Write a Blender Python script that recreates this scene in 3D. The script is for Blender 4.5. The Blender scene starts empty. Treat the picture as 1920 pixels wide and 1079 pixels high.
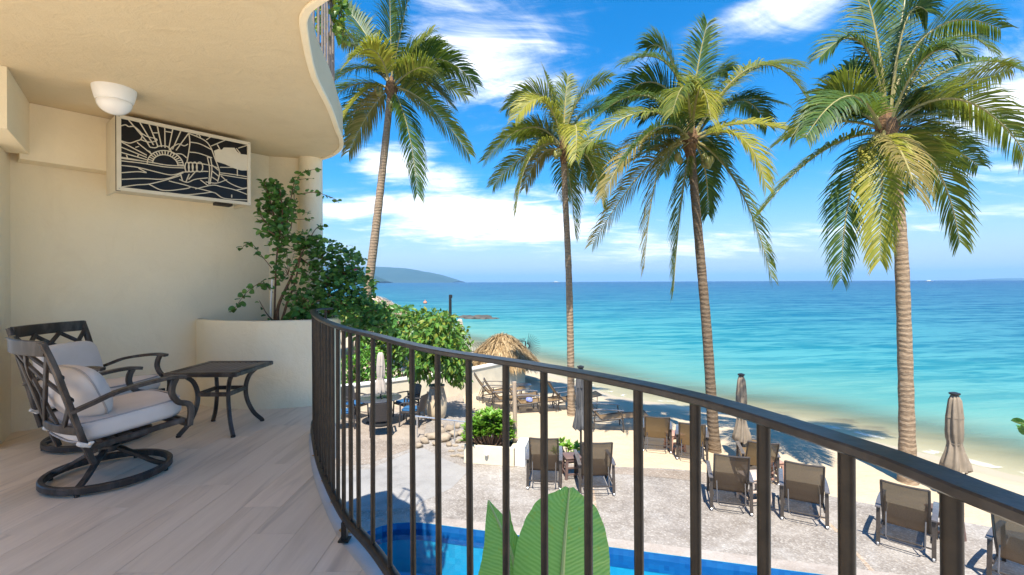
import bpy, bmesh, math, random
from mathutils import Vector, Matrix, noise as mnoise

random.seed(7)
R = math.radians
scene = bpy.context.scene
COL = scene.collection

# ------------------------------------------------------------------ camera, sky, sun, exposure
EYE = 1.25                 # eye height above the balcony floor (z = 0)
F = 880.0                  # focal length in pixels of the 1920 px wide photograph
ROLL = 0.0041
cam_d = bpy.data.cameras.new('camera')
cam = bpy.data.objects.new('camera', cam_d)
COL.objects.link(cam)
cam.location = (0, 0, EYE)
cam.rotation_euler = (math.pi / 2, ROLL, 0)
cam_d.sensor_width = 36
cam_d.lens = 36 * F / 1920
cam_d.shift_y = -10.5 / 1920
cam_d.clip_start = 0.05
cam_d.clip_end = 60000
scene.camera = cam

SUN_EL = 63.0
SHX, SHY = 0.08, 1.0       # direction in which shadows fall on the ground
world = bpy.data.worlds.new('World')
scene.world = world
world.use_nodes = True
sun_d = bpy.data.lights.new('sun', 'SUN')
sun_d.energy = 3.0
sun_d.angle = R(0.5)
sun_d.color = (1.0, 0.94, 0.84)
sun = bpy.data.objects.new('sun', sun_d)
COL.objects.link(sun)
_l = math.hypot(SHX, SHY)
_dir = Vector((SHX / _l * math.cos(R(SUN_EL)), SHY / _l * math.cos(R(SUN_EL)), -math.sin(R(SUN_EL))))
sun.rotation_euler = _dir.to_track_quat('-Z', 'Y').to_euler()
sun.location = (0, -30, 60)
vs = scene.view_settings
vs.view_transform = 'Standard'
vs.look = 'None'
vs.gamma = 1.0
vs.use_curve_mapping = False
vs.exposure = 1.78
SKY_STRENGTH = 0.072
scene.cycles.max_bounces = 16
scene.cycles.diffuse_bounces = 12
scene.cycles.transparent_max_bounces = 24


def hor(px):
    return 529 + (px - 960) * ROLL


def at(px, py, Y):
    """world point seen in the direction (px, py) at distance Y"""
    return Vector(((px - 960) / F * Y, Y, EYE - (py - hor(px)) / F * Y))


def gp(px, py, z=-2.75):
    """point of the horizontal plane z seen at (px, py)"""
    return at(px, py, (EYE - z) * F / (py - hor(px)))


# ------------------------------------------------------------------ node helpers
class N:
    def __init__(self, tree):
        self.t = tree
        self.l = tree.links

    def node(self, kind, **kw):
        n = self.t.nodes.new(kind)
        for k, v in kw.items():
            setattr(n, k, v)
        return n

    def put(self, sock, v):
        if v is None:
            return
        if hasattr(v, 'is_output') or isinstance(v, bpy.types.NodeSocket):
            self.l.new(v, sock)
        else:
            sock.default_value = v

    def m(self, op, a, b=None, c=None, clamp=False):
        n = self.node('ShaderNodeMath', operation=op, use_clamp=clamp)
        self.put(n.inputs[0], a)
        self.put(n.inputs[1], b)
        self.put(n.inputs[2], c)
        return n.outputs[0]

    def vm(self, op, a, b=None):
        n = self.node('ShaderNodeVectorMath', operation=op)
        self.put(n.inputs[0], a)
        self.put(n.inputs[1], b)
        return n.outputs[0]

    def mix(self, f, a, b, blend='MIX'):
        n = self.node('ShaderNodeMix', data_type='RGBA', blend_type=blend)
        self.put(n.inputs['Factor'], f)
        self.put(n.inputs['A'] if False else n.inputs[6], a)
        self.put(n.inputs[7], b)
        return n.outputs[2]

    def ramp(self, f, stops, interp='LINEAR'):
        n = self.node('ShaderNodeValToRGB')
        cr = n.color_ramp
        cr.interpolation = interp
        while len(cr.elements) > 1:
            cr.elements.remove(cr.elements[-1])
        cr.elements[0].position = stops[0][0]
        cr.elements[0].color = col4(stops[0][1])
        for p, c in stops[1:]:
            e = cr.elements.new(p)
            e.color = col4(c)
        self.put(n.inputs[0], f)
        return n.outputs[0]

    def noise(self, vec, scale, detail=4.0, rough=0.55, dist=0.0, out=0):
        n = self.node('ShaderNodeTexNoise')
        self.put(n.inputs['Vector'], vec)
        n.inputs['Scale'].default_value = scale
        n.inputs['Detail'].default_value = detail
        n.inputs['Roughness'].default_value = rough
        n.inputs['Distortion'].default_value = dist
        return n.outputs[out]

    def mapping(self, vec, scale=(1, 1, 1), rot=(0, 0, 0), loc=(0, 0, 0)):
        n = self.node('ShaderNodeMapping')
        self.put(n.inputs[0], vec)
        n.inputs['Location'].default_value = loc
        n.inputs['Rotation'].default_value = rot
        n.inputs['Scale'].default_value = scale
        return n.outputs[0]

    def bump(self, h, strength=0.3, dist=0.02, normal=None):
        n = self.node('ShaderNodeBump')
        n.inputs['Strength'].default_value = strength
        n.inputs['Distance'].default_value = dist
        self.put(n.inputs['Height'], h)
        if normal is not None:
            self.put(n.inputs['Normal'], normal)
        return n.outputs[0]


def col4(c):
    if isinstance(c, (int, float)):
        return (c, c, c, 1)
    return (c[0], c[1], c[2], 1)


def new_mat(name):
    m = bpy.data.materials.new(name)
    m.use_nodes = True
    n = N(m.node_tree)
    bsdf = m.node_tree.nodes['Principled BSDF']
    out = m.node_tree.nodes['Material Output']
    return m, n, bsdf, out


def geo_pos(n, obj=False):
    if obj:
        return n.node('ShaderNodeTexCoord').outputs['Object']
    return n.node('ShaderNodeNewGeometry').outputs['Position']


def simple(name, c1, c2=None, rough=0.6, scale=8, bump=0.0, bscale=60, metal=0.0, spec=0.5, obj=False,
           stretch=(1, 1, 1), contrast=(0.35, 0.65), dist=0.004):
    m, n, b, o = new_mat(name)
    p = n.mapping(geo_pos(n, obj), stretch)
    if c2 is None:
        c2 = tuple(x * 0.85 for x in c1)
    f = n.noise(p, scale, 5, 0.6)
    n.put(b.inputs['Base Color'], n.ramp(f, [(contrast[0], c1), (contrast[1], c2)]))
    b.inputs['Roughness'].default_value = rough
    b.inputs['Metallic'].default_value = metal
    b.inputs['Specular IOR Level'].default_value = spec
    if bump:
        n.put(b.inputs['Normal'], n.bump(n.noise(p, bscale, 3, 0.6), bump, dist))
    return m


def leaf_mat(name, cols, rough=0.45, trans=0.35, spec=0.35):
    m, n, b, o = new_mat(name)
    g = n.node('ShaderNodeNewGeometry')
    oi = n.node('ShaderNodeObjectInfo')
    f = n.m('FRACT', n.m('ADD', g.outputs['Random Per Island'], n.m('MULTIPLY', oi.outputs['Random'], 0.25)))
    k = len(cols) - 1
    c = n.ramp(f, [(i / k, cc) for i, cc in enumerate(cols)])
    n.put(b.inputs['Base Color'], c)
    b.inputs['Roughness'].default_value = rough
    b.inputs['Specular IOR Level'].default_value = spec
    tr = n.node('ShaderNodeBsdfTranslucent')
    n.put(tr.inputs['Color'], n.mix(0.5, c, (0.25, 0.32, 0.03, 1)))
    mx = n.node('ShaderNodeMixShader')
    mx.inputs[0].default_value = trans
    n.l.new(b.outputs[0], mx.inputs[1])
    n.l.new(tr.outputs[0], mx.inputs[2])
    n.l.new(mx.outputs[0], o.inputs['Surface'])
    return m


# ------------------------------------------------------------------ world: Nishita sky with clouds
def build_world():
    t = world.node_tree
    n = N(t)
    bg = t.nodes['Background']
    sky = n.node('ShaderNodeTexSky')
    sky.sky_type = 'NISHITA'
    sky.sun_disc = False
    sky.sun_elevation = R(SUN_EL)
    sky.sun_rotation = math.atan2(-SHX, -SHY)
    sky.altitude = 0
    sky.air_density = 1.0
    sky.dust_density = 0.6
    sky.ozone_density = 3.0
    hs = n.node('ShaderNodeHueSaturation')
    hs.inputs['Saturation'].default_value = 1.68
    hs.inputs['Value'].default_value = 1.0
    n.l.new(sky.outputs[0], hs.inputs['Color'])
    # the low sky of a clear sea day is pale but not burnt out: soft shoulder on the radiance
    lum = n.node('ShaderNodeRGBToBW')
    n.l.new(hs.outputs[0], lum.inputs[0])
    sh = n.m('DIVIDE', 1.12, n.m('ADD', 1.0, n.m('MULTIPLY', lum.outputs[0], 0.10)))
    skyc = n.vm('SCALE', hs.outputs[0])
    n.l.new(sh, skyc.node.inputs['Scale'])
    d = n.node('ShaderNodeTexCoord').outputs['Generated']
    s = n.node('ShaderNodeSeparateXYZ')
    n.l.new(d, s.inputs[0])
    x, y, z = s.outputs
    az = n.m('ARCTAN2', x, y)
    el = n.m('ARCSINE', z)
    # cloud banks: (px, py, half width px, half height px, weight)
    banks = [(690, 388, 120, 26, .95), (860, 408, 170, 42, 1.1), (1010, 432, 150, 30, .95), (745, 308, 75, 34, .85),
             (830, 335, 70, 26, .75), (930, 110, 150, 85, .62), (860, 20, 120, 50, .5), (1010, 50, 120, 60, .45),
             (1500, 5, 150, 45, .6), (1880, 190, 190, 150, .68), (1250, 468, 260, 30, .6),
             (1780, 300, 260, 45, .55), (1850, 395, 250, 26, .5), (1080, 390, 60, 40, .55), (1600, 440, 200, 22, .4)]
    acc = None
    for (px, py, w, h, wt) in banks:
        tx = (px - 960) / F
        tz = -(py - hor(px)) / F
        a0 = math.atan(tx)
        e0 = math.atan(tz / math.hypot(1, tx))
        wa = w / F * math.cos(a0) ** 2
        we = h / F * math.cos(a0)
        q = n.m('ADD', n.m('POWER', n.m('DIVIDE', n.m('SUBTRACT', az, a0), wa), 2.0),
                n.m('POWER', n.m('DIVIDE', n.m('SUBTRACT', el, e0), we), 2.0))
        g = n.m('MULTIPLY', n.m('EXPONENT', n.m('MULTIPLY', q, -0.7)), wt)
        acc = g if acc is None else n.m('MAXIMUM', acc, g)
    zz = n.m('ADD', n.m('MAXIMUM', z, 0.0), 0.16)
    cx = n.node('ShaderNodeCombineXYZ')
    n.l.new(n.m('DIVIDE', x, zz), cx.inputs[0])
    n.l.new(n.m('DIVIDE', y, zz), cx.inputs[1])
    pl = n.mapping(cx.outputs[0], (1.0, 1.0, 1.0), (0, 0, R(25)), (3.1, 1.7, 0))
    pl2 = n.mapping(cx.outputs[0], (0.55, 1.5, 1.0), (0, 0, R(-20)), (7.1, 1.2, 0))
    n1 = n.noise(pl, 1.7, 9, 0.6, 0.6)
    n2 = n.noise(pl2, 3.4, 10, 0.66, 0.9)
    nn = n.m('ADD', n.m('MULTIPLY', n1, 0.55), n.m('MULTIPLY', n2, 0.45))
    v = n.m('ADD', n.m('MULTIPLY', acc, 0.42), nn)
    mr = n.node('ShaderNodeMapRange')
    mr.interpolation_type = 'SMOOTHSTEP'
    mr.inputs['From Min'].default_value = 0.57
    mr.inputs['From Max'].default_value = 0.86
    n.l.new(v, mr.inputs['Value'])
    dens = n.m('MULTIPLY', n.m('POWER', mr.outputs[0], 1.45), 0.95)
    up = n.node('ShaderNodeMapRange')
    up.inputs['From Min'].default_value = 0.0
    up.inputs['From Max'].default_value = 0.07
    n.l.new(z, up.inputs['Value'])
    dens = n.m('MULTIPLY', dens, up.outputs[0])
    cloud_col = n.mix(n.noise(pl, 5.0, 6, 0.6), (4.6, 4.9, 5.4, 1), (8.5, 8.5, 8.5, 1))
    low = n.m('MULTIPLY', n.m('EXPONENT', n.m('MULTIPLY', n.m('MAXIMUM', el, 0.0), -9.0)), 0.85)
    skyh = n.mix(low, skyc, (2.6, 3.2, 4.0, 1))
    c = n.mix(dens, skyh, cloud_col)
    n.l.new(c, bg.inputs['Color'])
    bg.inputs['Strength'].default_value = SKY_STRENGTH


build_world()


# ------------------------------------------------------------------ mesh builder
class MB:
    def __init__(self):
        self.v = []
        self.f = []

    def add(self, verts, faces):
        o = len(self.v)
        self.v += [Vector(p) for p in verts]
        self.f += [tuple(i + o for i in f) for f in faces]

    def box(self, c, s, rot=None, bev=0.0):
        x, y, z = s[0] / 2, s[1] / 2, s[2] / 2
        if bev <= 0:
            vs_ = [Vector((sx * x, sy * y, sz * z)) for sz in (-1, 1) for sy in (-1, 1) for sx in (-1, 1)]
            fs = [(0, 2, 3, 1), (4, 5, 7, 6), (0, 1, 5, 4), (2, 6, 7, 3), (0, 4, 6, 2), (1, 3, 7, 5)]
        else:
            b = min(bev, x * .9, y * .9, z * .9)
            vs_ = []
            fs = []
            oct_ = [(x - b, -y), (x, -y + b), (x, y - b), (x - b, y), (-x + b, y), (-x, y - b), (-x, -y + b), (-x + b, -y)]
            inn = [(p[0] * (x - b) / x, p[1] * (y - b) / y) for p in oct_]
            for ring, zz in ((inn, -z), (oct_, -z + b), (oct_, z - b), (inn, z)):
                vs_ += [Vector((p[0], p[1], zz)) for p in ring]
            for k in range(3):
                for i in range(8):
                    j = (i + 1) % 8
                    fs.append((k * 8 + i, k * 8 + j, k * 8 + 8 + j, k * 8 + 8 + i))
            fs.append(tuple(range(7, -1, -1)))
            fs.append(tuple(range(24, 32)))
        if rot is not None:
            vs_ = [rot @ p for p in vs_]
        c = Vector(c)
        self.add([p + c for p in vs_], fs)
        return self

    def tube(self, pts, r, n=8, caps=True, closed=False, flat=None, up=None):
        """sweep a round (or flat = (w, h) rectangular) section along pts"""
        pts = [Vector(p) for p in pts]
        m = len(pts)
        rs = r if isinstance(r, (list, tuple)) else [r] * m
        prev = None
        rings = []
        for i, p in enumerate(pts):
            if closed:
                t = pts[(i + 1) % m] - pts[i - 1]
            else:
                t = pts[min(i + 1, m - 1)] - pts[max(i - 1, 0)]
            t = t.normalized() if t.length > 1e-9 else Vector((0, 0, 1))
            if up is not None:
                a = Vector(up).cross(t)
                if a.length < 1e-4:
                    a = Vector((1, 0, 0)).cross(t)
                a.normalize()
            elif prev is None:
                a = t.orthogonal().normalized()
                if abs(t.z) < 0.9:
                    a = Vector((0, 0, 1)).cross(t).normalized()
            else:
                a = (prev - t * prev.dot(t))
                a = a.normalized() if a.length > 1e-6 else t.orthogonal().normalized()
            prev = a
            b = t.cross(a)
            if flat:
                w, h = flat[0] / 2 * rs[i], flat[1] / 2 * rs[i]
                e = min(w, h) * .35
                sec = [(w - e, -h), (w, -h + e), (w, h - e), (w - e, h), (-w + e, h), (-w, h - e), (-w, -h + e), (-w + e, -h)]
                rings.append([p + a * q[0] + b * q[1] for q in sec])
            else:
                rings.append([p + (a * math.cos(2 * math.pi * k / n) + b * math.sin(2 * math.pi * k / n)) * rs[i] for k in range(n)])
        nn = len(rings[0])
        vs_ = [q for ring in rings for q in ring]
        fs = []
        for i in range(m if closed else m - 1):
            i2 = (i + 1) % m
            for k in range(nn):
                k2 = (k + 1) % nn
                fs.append((i * nn + k, i * nn + k2, i2 * nn + k2, i2 * nn + k))
        if caps and not closed:
            fs.append(tuple(range(nn - 1, -1, -1)))
            fs.append(tuple((m - 1) * nn + k for k in range(nn)))
        self.add(vs_, fs)
        return self

    def lathe(self, prof, n=20, c=(0, 0, 0), fold=0.0, nf=8, cap=True, ph=0.0):
        vs_ = []
        c = Vector(c)
        for (r, z) in prof:
            for k in range(n):
                a = 2 * math.pi * k / n
                rr = r * (1 + fold * math.sin(nf * a + ph))
                vs_.append(c + Vector((rr * math.cos(a), rr * math.sin(a), z)))
        fs = []
        for i in range(len(prof) - 1):
            for k in range(n):
                k2 = (k + 1) % n
                fs.append((i * n + k, i * n + k2, i * n + n + k2, i * n + n + k))
        if cap:
            fs.append(tuple(range(n - 1, -1, -1)))
            fs.append(tuple((len(prof) - 1) * n + k for k in range(n)))
        self.add(vs_, fs)
        return self

    def prism(self, poly, z0, z1):
        m = len(poly)
        vs_ = [Vector((p[0], p[1], z0)) for p in poly] + [Vector((p[0], p[1], z1)) for p in poly]
        fs = [tuple(range(m - 1, -1, -1)), tuple(range(m, 2 * m))]
        for i in range(m):
            j = (i + 1) % m
            fs.append((i, j, m + j, m + i))
        self.add(vs_, fs)
        return self

    def cushion(self, c, s, rot=None, p=4.0, n=10, puff=0.0):
        """pillow: a superellipsoid-like rounded box"""
        bm = bmesh.new()
        bmesh.ops.create_cube(bm, size=2)
        bmesh.ops.subdivide_edges(bm, edges=bm.edges[:], cuts=n, use_grid_fill=True)
        vs_ = []
        for v in bm.verts:
            q = v.co
            l = (abs(q.x) ** p + abs(q.y) ** p + abs(q.z) ** p) ** (1 / p)
            w = Vector((q.x / l, q.y / l, q.z / l))
            if puff:
                k = (1 - w.x * w.x) * (1 - w.y * w.y)
                w.z *= (1 - puff) + puff * 2.0 * math.sqrt(max(k, 0))
            w = Vector((w.x * s[0] / 2, w.y * s[1] / 2, w.z * s[2] / 2))
            if rot is not None:
                w = rot @ w
            vs_.append(w + Vector(c))
        self.add(vs_, [tuple(v.index for v in f.verts) for f in bm.faces])
        bm.free()
        return self

    def build(self, name, mat, parent=None, smooth=True, kind=None, angle=40, recenter=False):
        me = bpy.data.meshes.new(name)
        me.from_pydata([tuple(v) for v in self.v], [], self.f)
        me.update()
        o = bpy.data.objects.new(name, me)
        COL.objects.link(o)
        me.materials.append(mat)
        if smooth:
            me.polygons.foreach_set('use_smooth', [True] * len(me.polygons))
            try:
                me.set_sharp_from_angle(angle=R(angle))
            except Exception:
                pass
        if parent is not None:
            o.parent = parent
        if kind:
            o['kind'] = kind
        return o


def tag(o, label=None, cat=None, group=None, kind=None):
    if label:
        o['label'] = label
    if cat:
        o['category'] = cat
    if group:
        o['group'] = group
    if kind:
        o['kind'] = kind
    return o


def thing(name, label, cat, loc=(0, 0, 0), rz=0.0, group=None):
    o = bpy.data.objects.new(name, None)
    o.empty_display_size = 0.1
    COL.objects.link(o)
    o.location = loc
    o.rotation_euler = (0, 0, rz)
    return tag(o, label, cat, group)


def copy_tree(o, parent=None):
    c = o.copy()
    COL.objects.link(c)
    c.parent = parent
    for ch in list(o.children):
        copy_tree(ch, c)
    return c


def spline(pts, n=8):
    """Catmull-Rom through pts (tuples of any length)"""
    P = [Vector(p) for p in pts]
    P = [P[0] * 2 - P[1]] + P + [P[-1] * 2 - P[-2]]
    out = []
    for i in range(1, len(P) - 2):
        p0, p1, p2, p3 = P[i - 1], P[i], P[i + 1], P[i + 2]
        for k in range(n):
            t = k / n
            out.append(0.5 * ((2 * p1) + (p2 - p0) * t + (2 * p0 - 5 * p1 + 4 * p2 - p3) * t * t + (3 * p1 - p0 - 3 * p2 + p3) * t ** 3))
    out.append(P[-2])
    return out


def rotm(axis, ang):
    return Matrix.Rotation(ang, 3, axis)


def stucco_mat(name, c1, c2, stain):
    m, n, b, o = new_mat(name)
    p = geo_pos(n)
    big = n.noise(p, 1.1, 5, 0.6, 0.4)
    med = n.noise(n.mapping(p, (1, 1, .45)), 3.5, 5, 0.65, 0.6)
    c = n.ramp(big, [(0.3, c1), (0.7, c2)])
    sm = n.node('ShaderNodeMapRange')
    sm.inputs['From Min'].default_value = 0.54
    sm.inputs['From Max'].default_value = 0.78
    n.l.new(med, sm.inputs['Value'])
    c = n.mix(n.m('MULTIPLY', sm.outputs[0], 0.35), c, col4(stain))
    n.put(b.inputs['Base Color'], c)
    b.inputs['Roughness'].default_value = 0.92
    b.inputs['Specular IOR Level'].default_value = 0.2
    trowel = n.noise(p, 7.0, 3, 0.55, 1.2)
    grit = n.noise(p, 75, 3, 0.65)
    n.put(b.inputs['Normal'], n.bump(n.m('ADD', n.m('MULTIPLY', trowel, 1.0), n.m('MULTIPLY', grit, 0.28)), 0.42, 0.022))
    return m


# ------------------------------------------------------------------ materials
M = {}
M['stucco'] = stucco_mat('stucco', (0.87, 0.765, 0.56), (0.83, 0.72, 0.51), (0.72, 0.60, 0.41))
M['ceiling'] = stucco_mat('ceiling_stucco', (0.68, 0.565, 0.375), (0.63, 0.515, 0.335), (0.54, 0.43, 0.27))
M['stucco_low'] = simple('stucco_garden', (0.74, 0.66, 0.50), (0.62, 0.55, 0.42), 0.9, 2.2, 0.3, 60, spec=0.2)
M['white_stucco'] = simple('white_stucco', (0.84, 0.82, 0.77), (0.76, 0.73, 0.66), 0.9, 2.0, 0.3, 70, spec=0.2)
M['rail'] = simple('bronze_rail_paint', (0.036, 0.026, 0.018), (0.017, 0.013, 0.010), 0.42, 30, 0.12, 120, spec=0.3, dist=0.002)
M['rail_top'] = simple('handrail_paint', (0.045, 0.040, 0.038), (0.020, 0.018, 0.017), 0.33, 26, 0.25, 45, spec=0.4, dist=0.003)
M['rail_upper'] = simple('upper_rail_paint', (0.22, 0.175, 0.135), (0.15, 0.12, 0.095), 0.5, 20)
M['alu'] = simple('weathered_dark_metal', (0.045, 0.036, 0.031), (0.135, 0.115, 0.105), 0.42, 14, 0.15, 60, metal=0.45,
                  obj=True, stretch=(1, 1, .35), contrast=(0.45, 0.75), dist=0.002)
M['alu_top'] = simple('table_slat_metal', (0.10, 0.082, 0.074), (0.17, 0.145, 0.13), 0.5, 10, 0.25, 40, metal=0.2, obj=True,
                      stretch=(6, .6, 1), dist=0.003)
M['cushion'] = simple('cushion_fabric', (0.70, 0.63, 0.575), (0.65, 0.58, 0.525), 0.95, 5, 0.4, 420, spec=0.1, obj=True, dist=0.002)
M['piping'] = simple('cushion_piping', (0.42, 0.38, 0.36), None, 0.9, 20, obj=True)
M['lamp_white'] = simple('white_enamel', (0.86, 0.85, 0.82), (0.82, 0.81, 0.78), 0.35, 6, obj=True)
M['lamp_glass'] = simple('opal_glass', (0.88, 0.87, 0.85), (0.85, 0.84, 0.82), 0.12, 6, obj=True)
M['ac_cream'] = simple('cream_metal_paint', (0.66, 0.60, 0.47), (0.61, 0.55, 0.42), 0.45, 8, 0.05, 50)
M['ac_black'] = simple('black_glass_panel', (0.010, 0.010, 0.011), (0.016, 0.016, 0.017), 0.25, 3, spec=0.2)
M['dark'] = simple('dark_gap', (0.03, 0.025, 0.02), None, 0.8, 10)
M['screw'] = simple('screw_head', (0.4, 0.38, 0.34), None, 0.4, 10, metal=0.8)
M['soil'] = simple('potting_soil', (0.11, 0.075, 0.045), (0.05, 0.035, 0.022), 0.95, 30, 0.8, 40, dist=0.02)
M['bark'] = simple('vine_bark', (0.20, 0.115, 0.07), (0.11, 0.065, 0.04), 0.85, 25, 0.6, 60, dist=0.01)
M['stake'] = simple('white_plastic_pipe', (0.78, 0.75, 0.70), None, 0.5, 10)
M['leaf_vine'] = leaf_mat('vine_leaf', [(0.04, 0.135, 0.03), (0.07, 0.21, 0.045), (0.12, 0.29, 0.06), (0.05, 0.155, 0.05), (0.16, 0.34, 0.08)], 0.38, 0.3, 0.4)
M['leaf_tree'] = leaf_mat('tree_leaf', [(0.035, 0.11, 0.02), (0.075, 0.19, 0.028), (0.13, 0.27, 0.035), (0.05, 0.14, 0.035), (0.26, 0.29, 0.035), (0.06, 0.16, 0.025)], 0.4, 0.3)
M['leaf_bright'] = leaf_mat('bright_shrub_leaf', [(0.09, 0.24, 0.025), (0.15, 0.34, 0.03), (0.22, 0.42, 0.045), (0.12, 0.28, 0.03), (0.30, 0.45, 0.06)], 0.4, 0.35)
M['leaf_hedge'] = leaf_mat('hedge_leaf', [(0.05, 0.17, 0.022), (0.10, 0.28, 0.03), (0.16, 0.36, 0.04), (0.07, 0.21, 0.03), (0.22, 0.40, 0.05)], 0.42, 0.3)
M['petal'] = leaf_mat('bract', [(0.45, 0.02, 0.12), (0.55, 0.03, 0.18)], 0.6, 0.4)
M['frond'] = [
    leaf_mat('palm_leaflet_green', [(0.020, 0.055, 0.014), (0.04, 0.095, 0.018), (0.08, 0.145, 0.022), (0.03, 0.07, 0.02), (0.13, 0.18, 0.025)], 0.5, 0.32, 0.3),
    leaf_mat('palm_leaflet_olive', [(0.045, 0.085, 0.016), (0.12, 0.16, 0.022), (0.22, 0.235, 0.03), (0.07, 0.11, 0.018), (0.30, 0.26, 0.045)], 0.5, 0.36, 0.3),
    leaf_mat('palm_leaflet_yellow', [(0.20, 0.22, 0.025), (0.32, 0.31, 0.035), (0.42, 0.36, 0.05), (0.15, 0.17, 0.03)], 0.5, 0.4, 0.3),
    leaf_mat('palm_leaflet_dry', [(0.28, 0.20, 0.06), (0.17, 0.15, 0.04), (0.36, 0.27, 0.09), (0.13, 0.13, 0.035)], 0.6, 0.3, 0.2)]
M['rachis'] = simple('palm_rachis', (0.34, 0.30, 0.10), (0.24, 0.20, 0.08), 0.5, 6)
M['fibre'] = simple('palm_fibre', (0.22, 0.12, 0.05), (0.10, 0.055, 0.03), 0.95, 18, 0.8, 30, dist=0.03)
M['coconut'] = simple('coconut_husk', (0.20, 0.22, 0.05), (0.26, 0.20, 0.06), 0.45, 8)


def trunk_mat(name='palm_trunk', tone=1.0):
    m, n, b, o = new_mat(name)
    p = geo_pos(n)
    s = n.node('ShaderNodeSeparateXYZ')
    n.l.new(p, s.inputs[0])
    wob = n.noise(n.mapping(p, (1.0, 1.0, 1.6)), 2.0, 3, 0.5)
    h = n.m('ADD', n.m('MULTIPLY', s.outputs[2], 1.0), n.m('MULTIPLY', wob, 0.22))
    ring = n.m('PINGPONG', n.m('MULTIPLY', h, 9.0), 0.5)
    ring = n.m('MULTIPLY', ring, 2.0)
    spot = n.noise(n.mapping(p, (1, 1, 3)), 14, 5, 0.65)
    c1 = n.ramp(spot, [(0.3, tuple(tone * v for v in (0.20, 0.135, 0.085))), (0.5, tuple(tone * v for v in (0.30, 0.215, 0.14))), (0.72, tuple(tone * v for v in (0.42, 0.325, 0.225)))])
    c = n.mix(n.m('MULTIPLY', n.m('MULTIPLY', n.m('POWER', n.m('SUBTRACT', 1.0, ring), 4.0), n.noise(n.mapping(p, (2, 2, 5)), 3.0, 3, 0.6)), 0.8), c1, (0.15, 0.10, 0.06, 1))
    n.put(b.inputs['Base Color'], c)
    b.inputs['Roughness'].default_value = 0.9
    b.inputs['Specular IOR Level'].default_value = 0.2
    hh = n.m('ADD', ring, n.m('MULTIPLY', spot, 0.8))
    n.put(b.inputs['Normal'], n.bump(hh, 0.5, 0.02))
    return m


def plank_mat():
    m, n, b, o = new_mat('wood_look_tile')
    p = n.node('ShaderNodeTexCoord').outputs['Object']
    oi = n.node('ShaderNodeObjectInfo')
    rnd = oi.outputs['Random']
    off = n.node('ShaderNodeCombineXYZ')
    n.l.new(n.m('MULTIPLY', rnd, 37.0), off.inputs[0])
    n.l.new(n.m('MULTIPLY', rnd, 91.0), off.inputs[1])
    q = n.vm('ADD', p, off.outputs[0])
    broad = n.noise(n.mapping(q, (5.0, 0.55, 1)), 1.5, 5, 0.6, 0.6)
    grain = n.noise(n.mapping(q, (34, 1.1, 1)), 2.2, 5, 0.65, 0.3)
    dark = n.noise(n.mapping(q, (7.0, 0.5, 1), (0, 0, 0), (5, 9, 0)), 1.3, 4, 0.55, 1.0)
    c = n.ramp(broad, [(0.25, (0.62, 0.485, 0.345)), (0.5, (0.79, 0.64, 0.475)), (0.75, (0.86, 0.715, 0.54))])
    c = n.mix(n.m('MULTIPLY', grain, 0.40), c, (0.50, 0.40, 0.31, 1))
    dk = n.node('ShaderNodeMapRange')
    dk.inputs['From Min'].default_value = 0.56
    dk.inputs['From Max'].default_value = 0.76
    n.l.new(dark, dk.inputs['Value'])
    c = n.mix(n.m('MULTIPLY', dk.outputs[0], 0.7), c, (0.34, 0.26, 0.20, 1))
    c = n.mix(1.0, c, n.ramp(rnd, [(0, (0.90, 0.90, 0.90)), (1, (1.08, 1.06, 1.05))]), 'MULTIPLY')
    n.put(b.inputs['Base Color'], c)
    n.put(b.inputs['Roughness'], n.m('ADD', n.m('MULTIPLY', grain, 0.2), 0.36))
    n.put(b.inputs['Normal'], n.bump(grain, 0.12, 0.003))
    return m


def sand_mat():
    m, n, b, o = new_mat('beach_sand')
    p = geo_pos(n)
    a = n.node('ShaderNodeAttribute', attribute_name='shore')
    big = n.noise(p, 0.5, 5, 0.6)
    fine = n.noise(p, 60, 3, 0.7)
    c = n.ramp(big, [(0.3, (0.42, 0.335, 0.225)), (0.7, (0.49, 0.40, 0.275))])
    c = n.mix(n.m('MULTIPLY', fine, 0.25), c, (0.46, 0.36, 0.24, 1))
    wet = n.node('ShaderNodeMapRange')
    wet.interpolation_type = 'SMOOTHSTEP'
    wet.inputs['From Min'].default_value = -1.5
    wet.inputs['From Max'].default_value = -0.5
    n.l.new(n.m('ADD', a.outputs['Fac'], n.m('MULTIPLY', n.m('SUBTRACT', big, 0.5), 1.2)), wet.inputs['Value'])
    c = n.mix(n.m('MULTIPLY', wet.outputs[0], 0.75), c, (0.40, 0.32, 0.20, 1))
    n.put(b.inputs['Base Color'], c)
    n.put(b.inputs['Roughness'], n.m('SUBTRACT', 0.95, n.m('MULTIPLY', wet.outputs[0], 0.55)))
    b.inputs['Specular IOR Level'].default_value = 0.3
    dim = n.noise(p, 3.2, 3, 0.55)
    dry = n.m('SUBTRACT', 1.0, wet.outputs[0])
    n.put(b.inputs['Normal'], n.bump(n.m('MULTIPLY', n.m('ADD', dim, n.m('MULTIPLY', fine, 0.08)), dry), 0.55, 0.12))
    return m


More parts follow.
